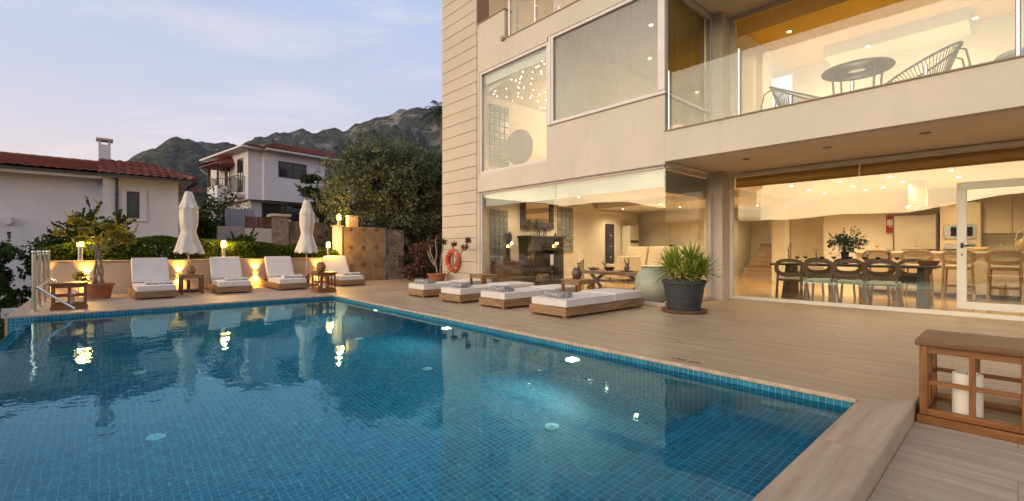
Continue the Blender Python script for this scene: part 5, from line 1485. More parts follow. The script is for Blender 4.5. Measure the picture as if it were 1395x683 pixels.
# ------------------------------------------------------------------ balcony furniture
m_cord = M('dark_cord', (.05,.048,.05), .6, 0, .2)
def string_chair(label):
    th = thing('string_chair', label, 'chair', (0,0,0), 0, 'string lounge chairs on the balcony')
    N = 64; hoop = []
    for i in range(N):
        a = 2*math.pi*i/N; s_ = (1-math.cos(a))/2      # 0 front, 1 back
        w_ = .40*math.sin(a)*(1-.15*s_); hoop.append(Vector((w_, .46-.90*s_, .42+.46*s_**1.15)))
    hub = [Vector((.11*math.sin(2*math.pi*i/N), .00+.10*math.cos(2*math.pi*i/N)-.08, .24)) for i in range(N)]
    MB().tube(hoop, .017, 8, closed=True).build('hoop', m_cord, th, 60)
    MB().tube(hub, .011, 6, closed=True).build('hub', m_cord, th, 60)
    m = MB()
    for i in range(N):
        p_, q_ = hoop[i], hub[i]; mid = p_.lerp(q_, .5) + Vector((0, 0, -.04)); m.tube([p_, mid, q_], .0055, 5)
    m.build('cords', m_cord, th, 60)
    for sx in (-1, 1):
        MB().tube([(sx*.24,.34,.46),(sx*.28,.36,.2),(sx*.30,.34,.0)], .013, 8).build('leg', m_dark, th, 60)
    MB().tube([(-.20,-.34,.78),(-.22,-.46,.72),(-.24,-.50,.5),(-.26,-.46,.0)], .013, 8).build('leg', m_dark, th, 60)
    MB().tube([(.20,-.34,.78),(.22,-.46,.72),(.24,-.50,.5),(.26,-.46,.0)], .013, 8).build('leg', m_dark, th, 60)
    MB().tube([(-.28,.36,.2),(-.15,.0,.235),(.15,0,.235),(.28,.36,.2)], .011, 6).build('cross_frame', m_dark, th, 60)
    return th
sc0 = string_chair('dark string chair with its high back towards the tall steel post'); sc0.location = (9.20, .98, 3.2); sc0.rotation_euler.z = R(8)
sc0['label'] = 'dark string chair right of the round balcony table'
copy_tree(sc0, 'dark string chair left of the round balcony table', (9.15, 2.62, 3.2), R(172))
th = thing('balcony_table', 'round dark table with strung top and glass on the balcony', 'table', (8.85, 1.70, 3.2), 0)
N = 48
MB().tube([(.45*math.cos(2*math.pi*i/N), .45*math.sin(2*math.pi*i/N), .72) for i in range(N)], .018, 8, closed=True).build('rim', m_cord, th, 60)
MB().tube([(.12*math.cos(2*math.pi*i/N), .12*math.sin(2*math.pi*i/N), .715) for i in range(N)], .012, 6, closed=True).build('inner_ring', m_cord, th, 60)
m = MB()
for i in range(72):
    a = 2*math.pi*i/72; m.tube([(.45*math.cos(a), .45*math.sin(a), .715), (.12*math.cos(a), .12*math.sin(a), .71)], .009, 5)
m.build('cords', m_cord, th, 60)
MB().lathe([(.46,.738),(.46,.746),(0,.746)], n=48).build('glass_top', m_clear, th)
for k in range(4):
    a = R(45+90*k); MB().tube([(.38*math.cos(a), .38*math.sin(a), .71), (.33*math.cos(a), .33*math.sin(a), 0)], .015, 8).build('leg', m_dark, th, 60)
th = thing('balcony_pouf', 'pale green rounded pouf at the right end of the balcony', 'pouf', (8.75, -.05, 3.2))
MB().lathe([(.20,0),(.27,.03),(.30,.15),(.30,.33),(.25,.41),(0,.42)], n=24).build('cushion', M('green_fabric', (.25,.27,.22), .9, 0, .08), th, 60)
MB().tube([(.302*math.cos(i*math.pi/12), .302*math.sin(i*math.pi/12), .33) for i in range(24)], .008, 6, closed=True).build('piping', m_cord, th)
# ------------------------------------------------------------------ inside: dining room
FL = .013
m_chair = wood('chair_walnut', (.085,.050,.028), (.17,.105,.06), .45, 2)
m_stool = wood('stool_oak', (.20,.115,.06), (.34,.21,.115), .45, 2)
m_black = M('black_wood', (.018,.018,.020), .45, 0, .25, 8)
m_seat = M('seat_pad', (.50,.44,.36), .9, 0, .08)
def sup(a, hw, hz, cz, e):
    c, s = math.cos(a), math.sin(a)
    return (math.copysign(abs(c)**e, c)*hw, cz + math.copysign(abs(s)**e, s)*hz)
def arch_seat(name, label, cat, group, hs, z0, z1, mat, W=.25, rail=None):
    "arched ring back on four splayed legs; faces +y"
    th = thing(name, label, cat, (0,0,0), 0, group)
    cz, hz = (z0+z1)/2, (z1-z0)/2; n = 44
    out_ = [sup(2*math.pi*i/n, W, hz, cz, .72) for i in range(n)]
    inn = [sup(2*math.pi*i/n, W-.078, hz-.078, cz+.01, .72) for i in range(n)]
    T = Matrix.Translation((0, -.235, 0)) @ Matrix.Rotation(R(7), 4, 'X') if False else Matrix.Translation((0, -.235, 0))
    MB().plate(out_, inn, .035, T).build('backrest', mat, th, 40, bevel=.006, seg=2)
    m = MB(); m.box(-.235, .235, -.235, .235, hs-.05, hs-.012); m.build('seat', mat, th, bevel=.012, seg=2)
    m = cushion(MB(), -.215, .215, -.205, .215, hs-.012, hs+.022, puff=.008); m.build('seat_pad', m_seat, th, bevel=.01, seg=2)
    for sx in (-1, 1):
        q = MB(); q.bar((sx*.20,.19,hs-.05), (sx*.235,.235,0), .036); q.build('leg', mat, th, bevel=.004, seg=1)
        q = MB(); q.bar((sx*.215,-.235,z0+.10), (sx*.24,-.26,0), .042, .036); q.build('leg', mat, th, bevel=.004, seg=1)
    if rail:
        q = MB(); q.bar((-.222,-.25,rail), (.222,-.25,rail), .03); q.bar((-.222,.222,rail-.06), (.222,.222,rail-.06), .03); q.bar((-.225,-.25,rail), (-.225,.222,rail), .026); q.bar((.225,-.25,rail), (.225,.222,rail), .026)
        q.build('footrest', mat, th)
    return th
ch0 = None
seats = [(10.98, 3.22, -90, 'arch-backed dining chair at the glass, first from the stairs end'), (10.93, 2.68, -90, 'arch-backed dining chair at the glass, second from the stairs end'),
         (10.90, 2.17, -90, 'arch-backed dining chair at the glass, third from the stairs end'), (10.86, 1.68, -90, 'arch-backed dining chair at the glass, nearest the white door'),
         (12.45, 3.2, 90, 'dining chair across the table, opposite the first glass-side chair'), (12.45, 2.62, 90, 'dining chair across the table, behind the leafy vase'),
         (12.45, 2.04, 90, 'dining chair across the table, third from the stairs end'), (12.45, 1.46, 90, 'dining chair across the table, nearest the kitchen end')]
for x, y, rz, lb in seats:
    if ch0 is None: ch0 = arch_seat('dining_chair', lb, 'chair', 'arch-backed dining chairs', .46, .50, .885, m_chair, .285); o = ch0
    else: o = copy_tree(ch0, lb)
    o.location = (x, y, FL); o.rotation_euler.z = R(rz)
th = thing('dining_table', 'long black dining table laid with wine glasses', 'table', (11.72, 2.35, FL))
m = MB(); m.box(-.45, .45, -1.35, 1.42, .725, .765); m.build('table_top', m_black, th, bevel=.005, seg=1)
for sy in (-1, 1):
    q = MB(); T = Matrix.Translation((0, sy*1.12, 0))
    q.add([(-.38,-.05,0),(.38,-.05,0),(.38,.09,0),(-.38,.09,0),(-.26,-.05,.724),(.26,-.05,.724),(.26,.04,.724),(-.26,.04,.724)] if sy > 0 else
          [(-.38,-.12,0),(.38,-.12,0),(.38,.05,0),(-.38,.05,0),(-.26,-.04,.724),(.26,-.04,.724),(.26,.05,.724),(-.26,.05,.724)],
          [(0,3,2,1),(4,5,6,7),(0,1,5,4),(1,2,6,5),(2,3,7,6),(3,0,4,7)], T); q.build('leg', m_black, th)
MB().box(-.04, .04, -1.08, 1.14, .42, .56).build('stretcher', m_black, th)
TT = FL+.766
m_wine = M('red_wine', (.06,.004,.008), .1, 0, .05); m_white = M('white_wine', (.55,.36,.10), .1, 0, .05)
def wine_glass(label, loc, wine, s=1., group='wine glasses on the dining table'):
    th = thing('wine_glass', label, 'wine glass', loc, 0, group)
    MB().lathe([(.036*s,0),(.034*s,.004),(.006*s,.010),(.0045*s,.085*s),(.02*s,.10*s),(.044*s,.13*s),(.050*s,.16*s),(.046*s,.195*s),(.040*s,.225*s)], n=24).build('glass', m_clear, th, 60)
    MB().lathe([(.012*s,.098*s),(.036*s,.127*s),(.045*s,.15*s),(0,.15*s)], n=20).build('wine', wine, th, 50)
    return th
wg = None
WG = [((1086,348),11.45),((1097,348),11.5),((1120,347),11.6),((1136,348),11.75),((1158,348),11.95),((1178,347),11.5),((1196,347),11.6),((1222,347),11.6)]
ORD = ['first','second','third','fourth','fifth','sixth','seventh','eighth']
for i, ((px, py), X) in enumerate(WG):
    p = at_x(px, py, X); lb = 'glass of red wine on the dining table, %s from the stairs end' % ORD[i]
    if p.y > 3.7 or p.y < 1.05: p.y = max(1.1, min(3.65, p.y))
    if wg is None: wg = wine_glass(lb, (X, p.y, TT), m_wine, 1.05)
    else: copy_tree(wg, lb, (X, p.y, TT))
def candle_stick(label, loc, h, group='black candle stands on the dining table'):
    th = thing('candle_stand', label, 'candle stand', loc, 0, group)
    MB().lathe([(.05,0),(.05,.008),(.012,.014),(.009,h-.02),(.03,h),(0,h)], n=18).build('stem', m_black, th, 50)
    MB().lathe([(.028,h),(.042,h+.03),(.045,h+.11),(.042,h+.11),(.038,h+.03),(0,h+.006)], n=20).build('glass_cup', m_clear, th, 60)
    MB().lathe([(.03,h+.008),(.03,h+.055),(0,h+.055)], n=16).build('candle', m_candle, th, 50)
for i, (px, X, h) in enumerate(((1074, 11.7, .30), (1112, 11.75, .22), (1182, 11.85, .20), (1211, 11.8, .24))):
    y = at_x(px, 345, X).y; y = max(1.15, min(3.72, y))
    candle_stick('black candle stand with glass cup on the dining table, %s from the stairs end' % ORD[i], (X, y, TT), h)
p = at_x(1151, 345, 11.95)
th = thing('leafy_vase', 'dark glass vase of bushy green eucalyptus on the dining table', 'vase', (11.95, p.y, TT))
MB().lathe([(.055,0),(.07,.02),(.062,.12),(.075,.22),(.085,.26),(.075,.26),(.055,.15),(0,.02)], n=24).build('vase', M('dark_glass', (.02,.03,.03), .08, 0, .1), th, 50)
m = MB(); cloud(m, [((0,0,.50),(.26,.34,.17)), ((.05,.2,.42),(.16,.16,.13)), ((0,-.22,.42),(.16,.16,.13)), ((0,0,.33),(.16,.16,.12))], 620, .06, .038, .5, 5, -.1, out=.8); sprigs(m, [((0,0,.5),(.26,.34,.17))], 34, .055, .035, .14)
m.build('foliage', leafmat('eucalyptus', [(.018,.035,.02),(.035,.06,.035),(.06,.09,.055)]), th)
m = MB()
for k in range(8): m.tube([(0,0,.1),(math.cos(k)*.05, math.sin(k)*.07,.3),(math.cos(k)*.15, math.sin(k)*.2,.5)], .005, 5)
m.build('stems', m_bark, th)
def basket(label, loc, r, h):
    th = thing('basket', label, 'basket', loc); q = MB()
    for j in range(6):
        z_ = .01+h*j/5; rr = r*(.75+.25*j/5); q.tube([(rr*math.cos(i*math.pi/16), rr*math.sin(i*math.pi/16)*.8, z_) for i in range(32)], h*.12, 6, closed=True)
    for k in range(20):
        a = k*math.pi/10; q.tube([(r*.75*math.cos(a), r*.6*math.sin(a), 0), (r*1.01*math.cos(a), r*.81*math.sin(a), h*1.02)], .006, 5)
    q.build('weave', m_wick, th, 60)
    MB().lathe([(r*.72,0),(r*.72,.012),(0,.012)], n=24, sy=.8).build('bottom', m_wick, th)
    for k in range(4): MB().ell((r*.35*math.cos(k*1.7), r*.3*math.sin(k*1.7), .05), (.07,.05,.035), 12).build('bread_roll', M('bread', (.42,.23,.09), .8, 0, .25, 18), th, 60)
basket('wide bread basket at the kitchen end of the dining table', (11.85, 1.16, TT), .20, .08)
m_plate = M('white_plate', (.75,.72,.66), .2, 0, .03)
for i, y in enumerate((3.36, 2.73, 2.12, 1.56)):
    th = thing('dinner_plate', 'white dinner plate on the glass side of the table, %s from the stairs end' % ORD[i], 'plate', (11.42, y, TT), 0, 'plates on the dining table')
    MB().lathe([(.07,0),(.12,.012),(.125,.016),(.075,.008),(0,.006)], n=28).build('plate', m_plate, th, 50)

# bar counter and stools
th = thing('bar_counter', 'long pale kitchen bar counter behind the dining table', 'counter', (14.5, .2, FL))
m_bar = M('bar_front', (.62,.52,.40), .4, 0, .06, 2)
m = MB(); m.box(-.28, .35, -2.6, 2.55, .09, .985); m.build('body', m_bar, th); MB().box(-.22, .33, -2.55, 2.5, 0, .09).build('plinth', m_dark, th)
m = MB(); m.box(-.36, .42, -2.66, 2.62, .986, 1.035); m.build('counter_top', M('pale_stone', (.66,.57,.45), .2, 0, .08, 7), th, bevel=.006, seg=2)
bs0 = None
for i, (y, lb) in enumerate(((2.22, 'oak bar stool nearest the stairs end of the bar'), (1.52, 'oak bar stool in front of the fridge and oven'), (.86, 'oak bar stool seen across the edge of the white door'), (.18, 'oak bar stool seen in the middle of the white door glass'), (-.5, 'oak bar stool partly hidden at the right end of the view'))):
    if bs0 is None: bs0 = arch_seat('bar_stool', lb, 'bar stool', 'oak bar stools at the counter', .70, .76, 1.065, m_stool, .285, .32); o = bs0
    else: o = copy_tree(bs0, lb)
    o.location = (13.78, y, FL); o.rotation_euler.z = R(-90)
BT = FL+1.036
for i, (y, wn_, s_) in enumerate(((2.35, m_white, .9), (1.62, m_white, 1.), (.82, m_white, 1.1), (.22, m_white, 1.1))):
    wine_glass('glass of white wine on the bar counter, %s from the stairs end' % ORD[i], (14.35, y, BT), wn_, s_, 'wine glasses on the bar counter')
th = thing('bread_plate', 'plate of pastry loaves on the bar behind the white door', 'plate', (14.4, .60, BT)); MB().lathe([(.1,0),(.2,.02),(.21,.028),(.1,.01),(0,.01)], n=28).build('plate', m_plate, th, 50)
for k in range(4): MB().ell((-.05+.03*k, -.12+.08*k, .055), (.06,.075,.04), 12).build('pastry', M('pastry', (.50,.30,.12), .7, 0, .2, 20), th, 60)
th = thing('glass_flagon', 'round glass flagon with arched metal handle on the bar', 'flagon', (14.4, -.12, BT))
MB().lathe([(.10,0),(.16,.05),(.18,.13),(.15,.22),(.06,.28),(.055,.33)], n=24).build('bottle', M('flagon_glass', (.42,.30,.17), .12, 0, .3, 14), th, 60)
MB().tube([(0, .16*math.cos(a), .24+.22*math.sin(a)) for a in [i*math.pi/14 for i in range(15)]], .012, 8).build('handle', m_steel, th, 60)
th = thing('hob', 'black gas hob let into the bar counter', 'hob', (14.62, 1.35, BT)); MB().box(-.22, .22, -.45, .55, .001, .015).build('glass_top', m_dark, th)
m = MB()
for y in (-.3, .05, .4): m.tube([(.12*math.cos(i*math.pi/8), y+.12*math.sin(i*math.pi/8), .045) for i in range(16)], .008, 6, closed=True); m.bar((-.16,y,.04),(.16,y,.04),.014); m.bar((0,y-.16,.04),(0,y+.16,.04),.014); m.box(-.13,-.11,y-.01,y+.01,.015,.05); m.box(.11,.13,y-.01,y+.01,.015,.05)
m.build('pan_supports', m_dark, th)
th = thing('cooker_hood', 'white square cooker hood chimney above the kitchen bar', 'cooker hood', (14.7, 1.62, 2.0))
MB().box(-.16, .16, -.16, .16, .12, .745).build('chimney', m_aluw, th); MB().box(-.2, .2, -.2, .2, .05, .12).build('canopy', m_steel, th, bevel=.006, seg=1)
# back wall appliances
KX_ = 17.28
m_cab = M('cabinet_cream', (.60,.50,.37), .35, 0, .04, 2)
th = thing('fridge', 'tall two-door steel fridge in a dark surround', 'fridge', (17.0, 1.90, FL)); m_fri = M('fridge_steel', (.55,.46,.35), .22, .6, .08, 3)
MB().box(-.40, .27, -.47, .47, 0, 2.06).build('surround', M('dark_surround', (.10,.07,.05), .5, 0, .1), th)
MB().box(-.44, -.402, -.43, .43, .76, 2.01).build('upper_door', m_fri, th, bevel=.008, seg=2); MB().box(-.44, -.402, -.43, .43, .06, .74).build('lower_door', m_fri, th, bevel=.008, seg=2)
for z_ in (.69, .80): MB().tube([(-.465,-.40,z_), (-.465,.40,z_)], .010, 8).build('handle', m_steel, th, 60)
th = thing('oven_tower', 'cream oven column with built-in microwave and oven', 'oven', (17.0, 1.02, FL)); MB().box(-.36, .27, -.38, .38, 0, 2.3).build('cabinet', m_cab, th, bevel=.005, seg=1)
for z0, z1, nm in ((1.36, 1.72, 'microwave'), (.70, 1.22, 'oven')):
    MB().box(-.385, -.362, -.30, .30, z0, z1).build(nm, m_steel, th, bevel=.004, seg=1); o = MB().box(-.392, -.386, -.24, .17 if nm == 'microwave' else .24, z0+.06, z1-(.06 if nm == 'microwave' else .14)).build('door_glass', m_pane, th)
th = thing('wall_cabinets', 'row of cream wall cabinets above the kitchen counter', 'cabinet', (17.1, -.9, 1.50))
for k in range(5): MB().box(-.20, .19, -1.4+k*.60, -1.4+k*.60+.592, 0, 1.0).build('cabinet_door', m_cab, th, bevel=.006, seg=1)
th = thing('base_cabinets', 'low cream kitchen cabinets with pale worktop along the back wall', 'cabinet', (17.0, -.9, FL))
for k in range(5): MB().box(-.33, .28, -1.4+k*.60, -1.4+k*.60+.592, .08, .86).build('cabinet_door', m_cab, th, bevel=.006, seg=1)
MB().box(-.36, .29, -1.42, 1.6, .862, .90).build('worktop', m_plate, th)
p = at_x(1214, 305, 17.28)
th = thing('fire_blanket', 'red wall case with a pale label beside the fridge', 'fire blanket', (17.29, p.y, p.z))
MB().box(-.05, 0, -.115, .115, -.26, .26).build('case', M('case_red', (.36,.02,.03), .4, 0, .06), th, bevel=.01, seg=2)
MB().box(-.053, -.0505, -.09, .09, -.05, .12).build('label_plate', m_plate, th); MB().box(-.053, -.0505, -.05, .05, -.10, -.075).build('label_strip', m_plate, th)
th = thing('fire_torch', 'black hand torch hanging under the red wall case', 'torch', (17.27, p.y-.08, p.z-.50)); MB().tube([(0,0,-.18),(0,0,.10),(0,0,.18)], [.018,.018,.028], 10).build('body', m_dark, th, 50)
MB().lathe([(.0285,.182),(.024,.19),(0,.191)], n=12).build('lens', m_clear, th)
# stairs
th = thing('staircase', 'pale stone staircase climbing beside two glowing step lights', 'stairs', (18.3, 6.3, FL))
m_st = travertine('stair_stone', (2, .5), (.40,.29,.18), (.32,.22,.13), (.46,.34,.22), .4)
for k in range(8): 
    m = MB(); m.box(.28*k, .28*k+.285, -.8, .85-.0*k, 0, .165*(k+1)-.03); m.box(.28*k-.02, .28*k+.284, -.8, .85, .165*(k+1)-.03, .165*(k+1)); m.build('step', m_st, th)
for px, py in ((1042.5,335.5), (1029.5,356.5)):
    p = at_y(px, py, 7.58); 
    w2 = thing('step_light', 'glowing wall light %s the stairs' % ('higher up' if py < 340 else 'at the foot of'), 'wall light', (p.x, 7.59, p.z), 0, 'step lights by the stairs')
    MB().ell((0,-.015,0), (.055,.015,.055), 14).build('lens', e_dl, w2, 60); MB().tube([(.065*math.cos(i*math.pi/10), -.008, .065*math.sin(i*math.pi/10)) for i in range(20)], .01, 6, closed=True).build('ring', m_steel, w2, 60)
    lamp('POINT', (p.x, 7.45, p.z), 5, WARM, .04)

# ------------------------------------------------------------------ inside: living room
th = thing('fireplace', 'black open fireplace with a flat mantel on the end wall', 'fireplace', (10.25, 10.2, FL))
m_soot = M('black_stone', (.022,.018,.017), .35, 0, .4, 6)
m = MB(); m.box(-.80, -.55, -.40, 0, 0, 1.42); m.box(.55, .80, -.40, 0, 0, 1.42); m.box(-.55, .55, -.40, 0, 1.05, 1.42); m.box(-.55, .55, -.06, 0, 0, 1.05); m.build('surround', m_soot, th)
MB().box(-.87, .87, -.46, 0, 1.422, 1.49).build('mantel', m_soot, th, bevel=.006, seg=1); MB().box(-.9, .9, -.8, -.401, 0, .06).build('hearth', m_soot, th)
for k in range(4): MB().tube([(-.35+.05*k, -.25+.03*k, .10+.05*k), (.35-.06*k, -.18-.04*k, .12+.05*k)], .05, 9).build('log', m_bark, th, 60)
MT = FL+1.491
th = thing('wall_mirror', 'rectangular mirror in a heavy carved dark frame above the mantel', 'mirror', (10.22, 10.2, 1.74))
m_carve = M('carved_frame', (.10,.075,.055), .6, 0, .6, 14, 1, 22, dist=.03)
fr = MB(); fr.box(-.72, .72, -.08, -.005, 0, .20); fr.box(-.72, .72, -.08, -.005, .80, .98); fr.box(-.72, -.54, -.079, -.006, .20, .80); fr.box(.54, .72, -.079, -.006, .20, .80)
for k in range(18):
    x = -.66+1.32*k/17
    for z_ in (.10, .88): fr.ell((x, -.085, z_), (.04,.025,.07), 8)
for k in range(8):
    for x in (-.63, .63): fr.ell((x, -.085, .16+.68*k/7), (.065,.025,.04), 8)
fr.ell((-.70,-.06,1.0),(.08,.03,.14),8); fr.ell((.70,-.06,1.0),(.08,.03,.14),8)
fr.build('frame', m_carve, th, 50); MB().box(-.54, .54, -.05, -.02, .20, .80).build('glass', M('mirror_silver', (.8,.8,.8), .03, 1, .01), th)
th = thing('dog_statue', 'grey standing dog statue on the black mantel', 'statue', (10.22, 9.98, MT), R(0)); m_sta = M('statue_stone', (.085,.075,.065), .7, 0, .4, 22)
b = MB(); b.ell((0,0,.30), (.17,.07,.085), 14); b.ell((-.12,0,.29), (.08,.072,.10), 12); b.tube([(-.13,0,.33),(-.19,0,.42),(-.20,0,.47)], [.062,.045,.045], 10); b.ell((-.235,0,.475), (.075,.036,.036), 10)
for sy in (-1, 1): b.tube([(-.19,sy*.02,.50),(-.18,sy*.026,.545)], [.018,.004], 6)
for x, k in ((-.125, 0), (.13, 1)):
    for sy in (-1, 1): b.tube([(x, sy*.04, .27), (x+(.03*k), sy*.045, .17), (x-.005+(.025*k), sy*.045, .08), (x-.01, sy*.045, .012), (x-.04, sy*.045, .008)], [.045 if k else .036, .028, .018, .018, .014], 8)
b.tube([(.16,0,.33),(.22,0,.27),(.23,0,.18)], [.02,.014,.006], 7)
b.build('body', m_sta, th, 60); MB().box(-.26, .24, -.08, .08, .0, .006).build('base', m_sta, th)
for lb, x, z_, s_ in (('small dark figurine at the right end of the mantel', 10.86, MT, 1.), ('small pale jar at the left end of the mantel', 9.66, MT, .8)):
    th = thing('figurine', lb, 'ornament', (x, 9.98, z_)); MB().lathe([(.035*s_,0),(.045*s_,.05*s_),(.02*s_,.09*s_),(.03*s_,.12*s_),(0,.145*s_)], n=14).build('body', m_sta if s_ == 1 else m_plate, th, 60); MB().lathe([(.04*s_,-.0),(.05*s_,.01),(0,.012)], n=14).build('foot', m_sta, th)
def screen(label, x, y):
    th = thing('fire_screen', label, 'fire screen', (x, y, FL), R(20), 'black lattice iron screens'); q = MB(); W, H = .55, .62
    for k in range(-3, 6):
        for s_ in (-1, 1):
            a = (-W/2 + W*k/5 if s_ > 0 else W/2 - W*k/5); pts = []
            for i in range(9):
                t_ = i/8; x_ = a + s_*.42*t_; 
                if -W/2 <= x_ <= W/2: pts.append((x_, .0, .08+H*t_))
            if len(pts) > 1: q.tube(pts, .008, 5)
    q.build('lattice', m_dark, th, 60); f = MB(); f.bar((-W/2,0,0), (-W/2,0,H+.08), .016); f.bar((W/2,0,0), (W/2,0,H+.08), .016); f.bar((-W/2,0,.08), (W/2,0,.08), .016); f.bar((-W/2,0,H+.08), (W/2,0,H+.08), .016)
    for sx in (-1, 1): f.tube([(sx*(W/2)+.03*math.cos(i*math.pi/8), 0, H+.12+.03*math.sin(i*math.pi/8)) for i in range(16)], .008, 5, closed=True)
    f.build('frame', m_dark, th)
screen('black lattice iron screen left of the fireplace', 9.10, 9.55); screen('black lattice iron screen right of the fireplace', 11.55, 9.5)
th = thing('chest', 'brown wooden chest below the glass blocks', 'chest', (8.68, 9.85, FL)); m_che = wood('chest_wood', (.09,.05,.03), (.19,.115,.07), .5, 0)
MB().box(-.38, .38, -.25, .25, .06, .70).build('body', m_che, th, bevel=.006, seg=1); MB().box(-.41, .41, -.28, .28, .701, .735).build('lid', m_che, th, bevel=.004, seg=1)
for sx in (-1, 1):
    for sy in (-1, 1): MB().box(sx*.33-.03, sx*.33+.03, sy*.2-.03, sy*.2+.03, 0, .06).build('foot', m_che, th)
th = thing('dark_sculpture', 'tall dark carved sculpture on the wooden chest', 'sculpture', (8.70, 9.85, FL+.736)); MB().lathe([(.10,0),(.11,.05),(.075,.2),(.10,.5),(.12,.72),(.09,.85),(0,.88)], n=16, fn=lambda t_, z_: 1+.18*math.sin(3*t_+z_*6), sy=.7).build('body', m_soot, th, 60); MB().box(-.14,.14,-.1,.1,0,.02).build('base', m_soot, th)
for lb, x, y, h in (('black floor candlestick with a white candle before the fireplace', 9.75, 9.1, .62), ('dark candlestick with a candle right of the fireplace', 11.15, 9.25, .66)):
    th = thing('floor_candlestick', lb, 'candlestick', (x, y, FL)); MB().lathe([(.12,0),(.12,.02),(.02,.04),(.014,h-.03),(.07,h),(0,h)], n=18).build('stand', m_dark, th, 50); MB().lathe([(.045,h),(.045,h+.30),(.03,h+.31),(0,h+.305)], n=18).build('candle', m_candle, th, 50)
lamp('POINT', (10.2, 9.4, .9), 3, WARM, .04)
th = thing('rustic_table', 'long low rustic wooden table in the living room', 'table', (10.45, 7.35, FL)); m_rus = wood('rustic_wood', (.10,.062,.04), (.23,.155,.105), .6, 1)
MB().box(-.42, .42, -.92, .95, .40, .49).build('table_top', m_rus, th, bevel=.012, seg=2)
for sy in (-1, 1):
    q = MB(); q.bar((-.30, sy*.75, 0), (.30, sy*.62, .40), .07); q.bar((.30, sy*.75, 0), (-.30, sy*.62, .40), .07); q.build('leg', m_rus, th)
MB().bar((0,-.68,.2), (0,.68,.2), .06).build('stretcher', m_rus, th)
TB = FL+.491
th = thing('figurine_dish', 'dark figurine with raised arms on a tray on the rustic table', 'ornament', (10.35, 6.95, TB)); MB().lathe([(.16,0),(.18,.02),(0,.015)], n=24).build('tray', m_dark, th, 40); q = MB(); q.lathe([(.05,.016),(.07,.06),(.065,.12),(.03,.17),(.035,.2),(0,.23)], n=14); q.tube([(.02,.03,.17),(.03,.07,.25),(.02,.10,.33)], [.02,.015,.01], 7); q.tube([(.02,-.03,.17),(.03,-.05,.27),(.02,-.02,.36)], [.02,.015,.01], 7); q.build('figure', m_sta, th, 60)
th = thing('driftwood_bowl', 'dark bowl with driftwood sticks on the rustic table', 'bowl', (10.4, 7.55, TB)); MB().lathe([(.07,0),(.13,.04),(.15,.10),(.13,.10),(.06,.02),(0,.02)], n=20).build('bowl', m_soot, th, 50); MB().tube([(-.02,.05,.05),(0,.16,.16),(.02,.28,.24)], [.02,.022,.008], 7).build('stick', m_bark, th, 60)
th = thing('low_dish', 'shallow pale dish at the stairs-side end of the rustic table', 'dish', (10.35, 8.05, TB)); MB().lathe([(.08,0),(.16,.05),(.17,.07),(.08,.02),(0,.02)], n=24).build('dish', M('dish_brown', (.22,.15,.09), .5, 0, .3), th, 50); MB().ell((0,0,.06), (.07,.06,.04), 10).build('fruit', m_wick, th, 60)
th = thing('big_jar', 'huge pale blue-green rounded jar behind the glass corner', 'jar', (8.42, 5.02, FL)); MB().lathe([(.20,0),(.28,.05),(.36,.22),(.375,.38),(.34,.54),(.27,.64),(.22,.68),(.235,.72),(.20,.71),(.18,.65),(0,.62)], n=40).build('body', M('celadon', (.58,.60,.52), .3, 0, .10, 2, spec=.6), th, 60); MB().tube([(.228*math.cos(i*math.pi/16), .228*math.sin(i*math.pi/16), .715) for i in range(32)], .014, 6, closed=True).build('rim', M('celadon_rim', (.28,.33,.31), .3, 0, .1), th, 60)
m_sofa = M('sofa_linen', (.66,.58,.47), .95, 0, .06, 4, .2, 200)
th = thing('sofa', 'cream linen sofa with loose back cushions at the far wall', 'sofa', (14.3, 8.3, FL))
MB().box(-.50, .50, -1.3, 1.4, .08, .38).build('base', m_sofa, th, bevel=.03, seg=3)
for k in range(3): cushion(MB(), -.52, .30, -1.28+k*.90, -1.28+k*.90+.88, .38, .52).build('seat_cushion', m_sofa, th, bevel=.03, seg=3)
for k in range(3): cushion(MB(), 0, .70, -.42, .42, 0, .2, Matrix.Translation((.16, -.84+k*.9, .46)) @ Matrix.Rotation(R(-75), 4, 'Y')).build('back_cushion', m_sofa, th, bevel=.04, seg=3)
for y in (-1.42, 1.42): MB().box(-.5, .5, y-.12, y+.12, .06, .62).build('arm', m_sofa, th, bevel=.04, seg=3)
for sx in (-1, 1):
    for sy in (-1, 1): MB().box(sx*.42-.03, sx*.42+.03, sy*1.2-.03, sy*1.2+.03, 0, .08).build('foot', m_dark, th)
th = thing('armchair', 'cream linen armchair beside the rustic table', 'armchair', (13.2, 9.0, FL), R(150))
MB().box(-.4, .4, -.4, .4, .08, .36).build('base', m_sofa, th, bevel=.03, seg=3); cushion(MB(), -.36, .36, -.36, .36, .36, .50).build('seat_cushion', m_sofa, th, bevel=.03, seg=3); MB().box(-.42, .42, .30, .46, .2, .86).build('backrest', m_sofa, th, bevel=.05, seg=3)
for sx in (-1, 1): MB().box(sx*.42-.07, sx*.42+.07, -.38, .38, .1, .58).build('arm', m_sofa, th, bevel=.03, seg=3)
for sx in (-1, 1):
    for sy in (-1, 1): MB().box(sx*.34-.025, sx*.34+.025, sy*.34-.025, sy*.34+.025, 0, .08).build('foot', m_dark, th)
th = thing('art_panel', 'tall narrow black panel with three pale knobs on the end wall', 'wall panel', (14.05, 10.2, .25)); MB().box(-.24, .24, -.06, -.003, 0, 1.78).build('board', m_soot, th, bevel=.006, seg=1)
for z_ in (.55, .95, 1.35): MB().ell((0,-.07,z_), (.04,.02,.04), 10).build('knob', M('knob_pale', (.45,.36,.26), .4, 0, .1), th, 60)
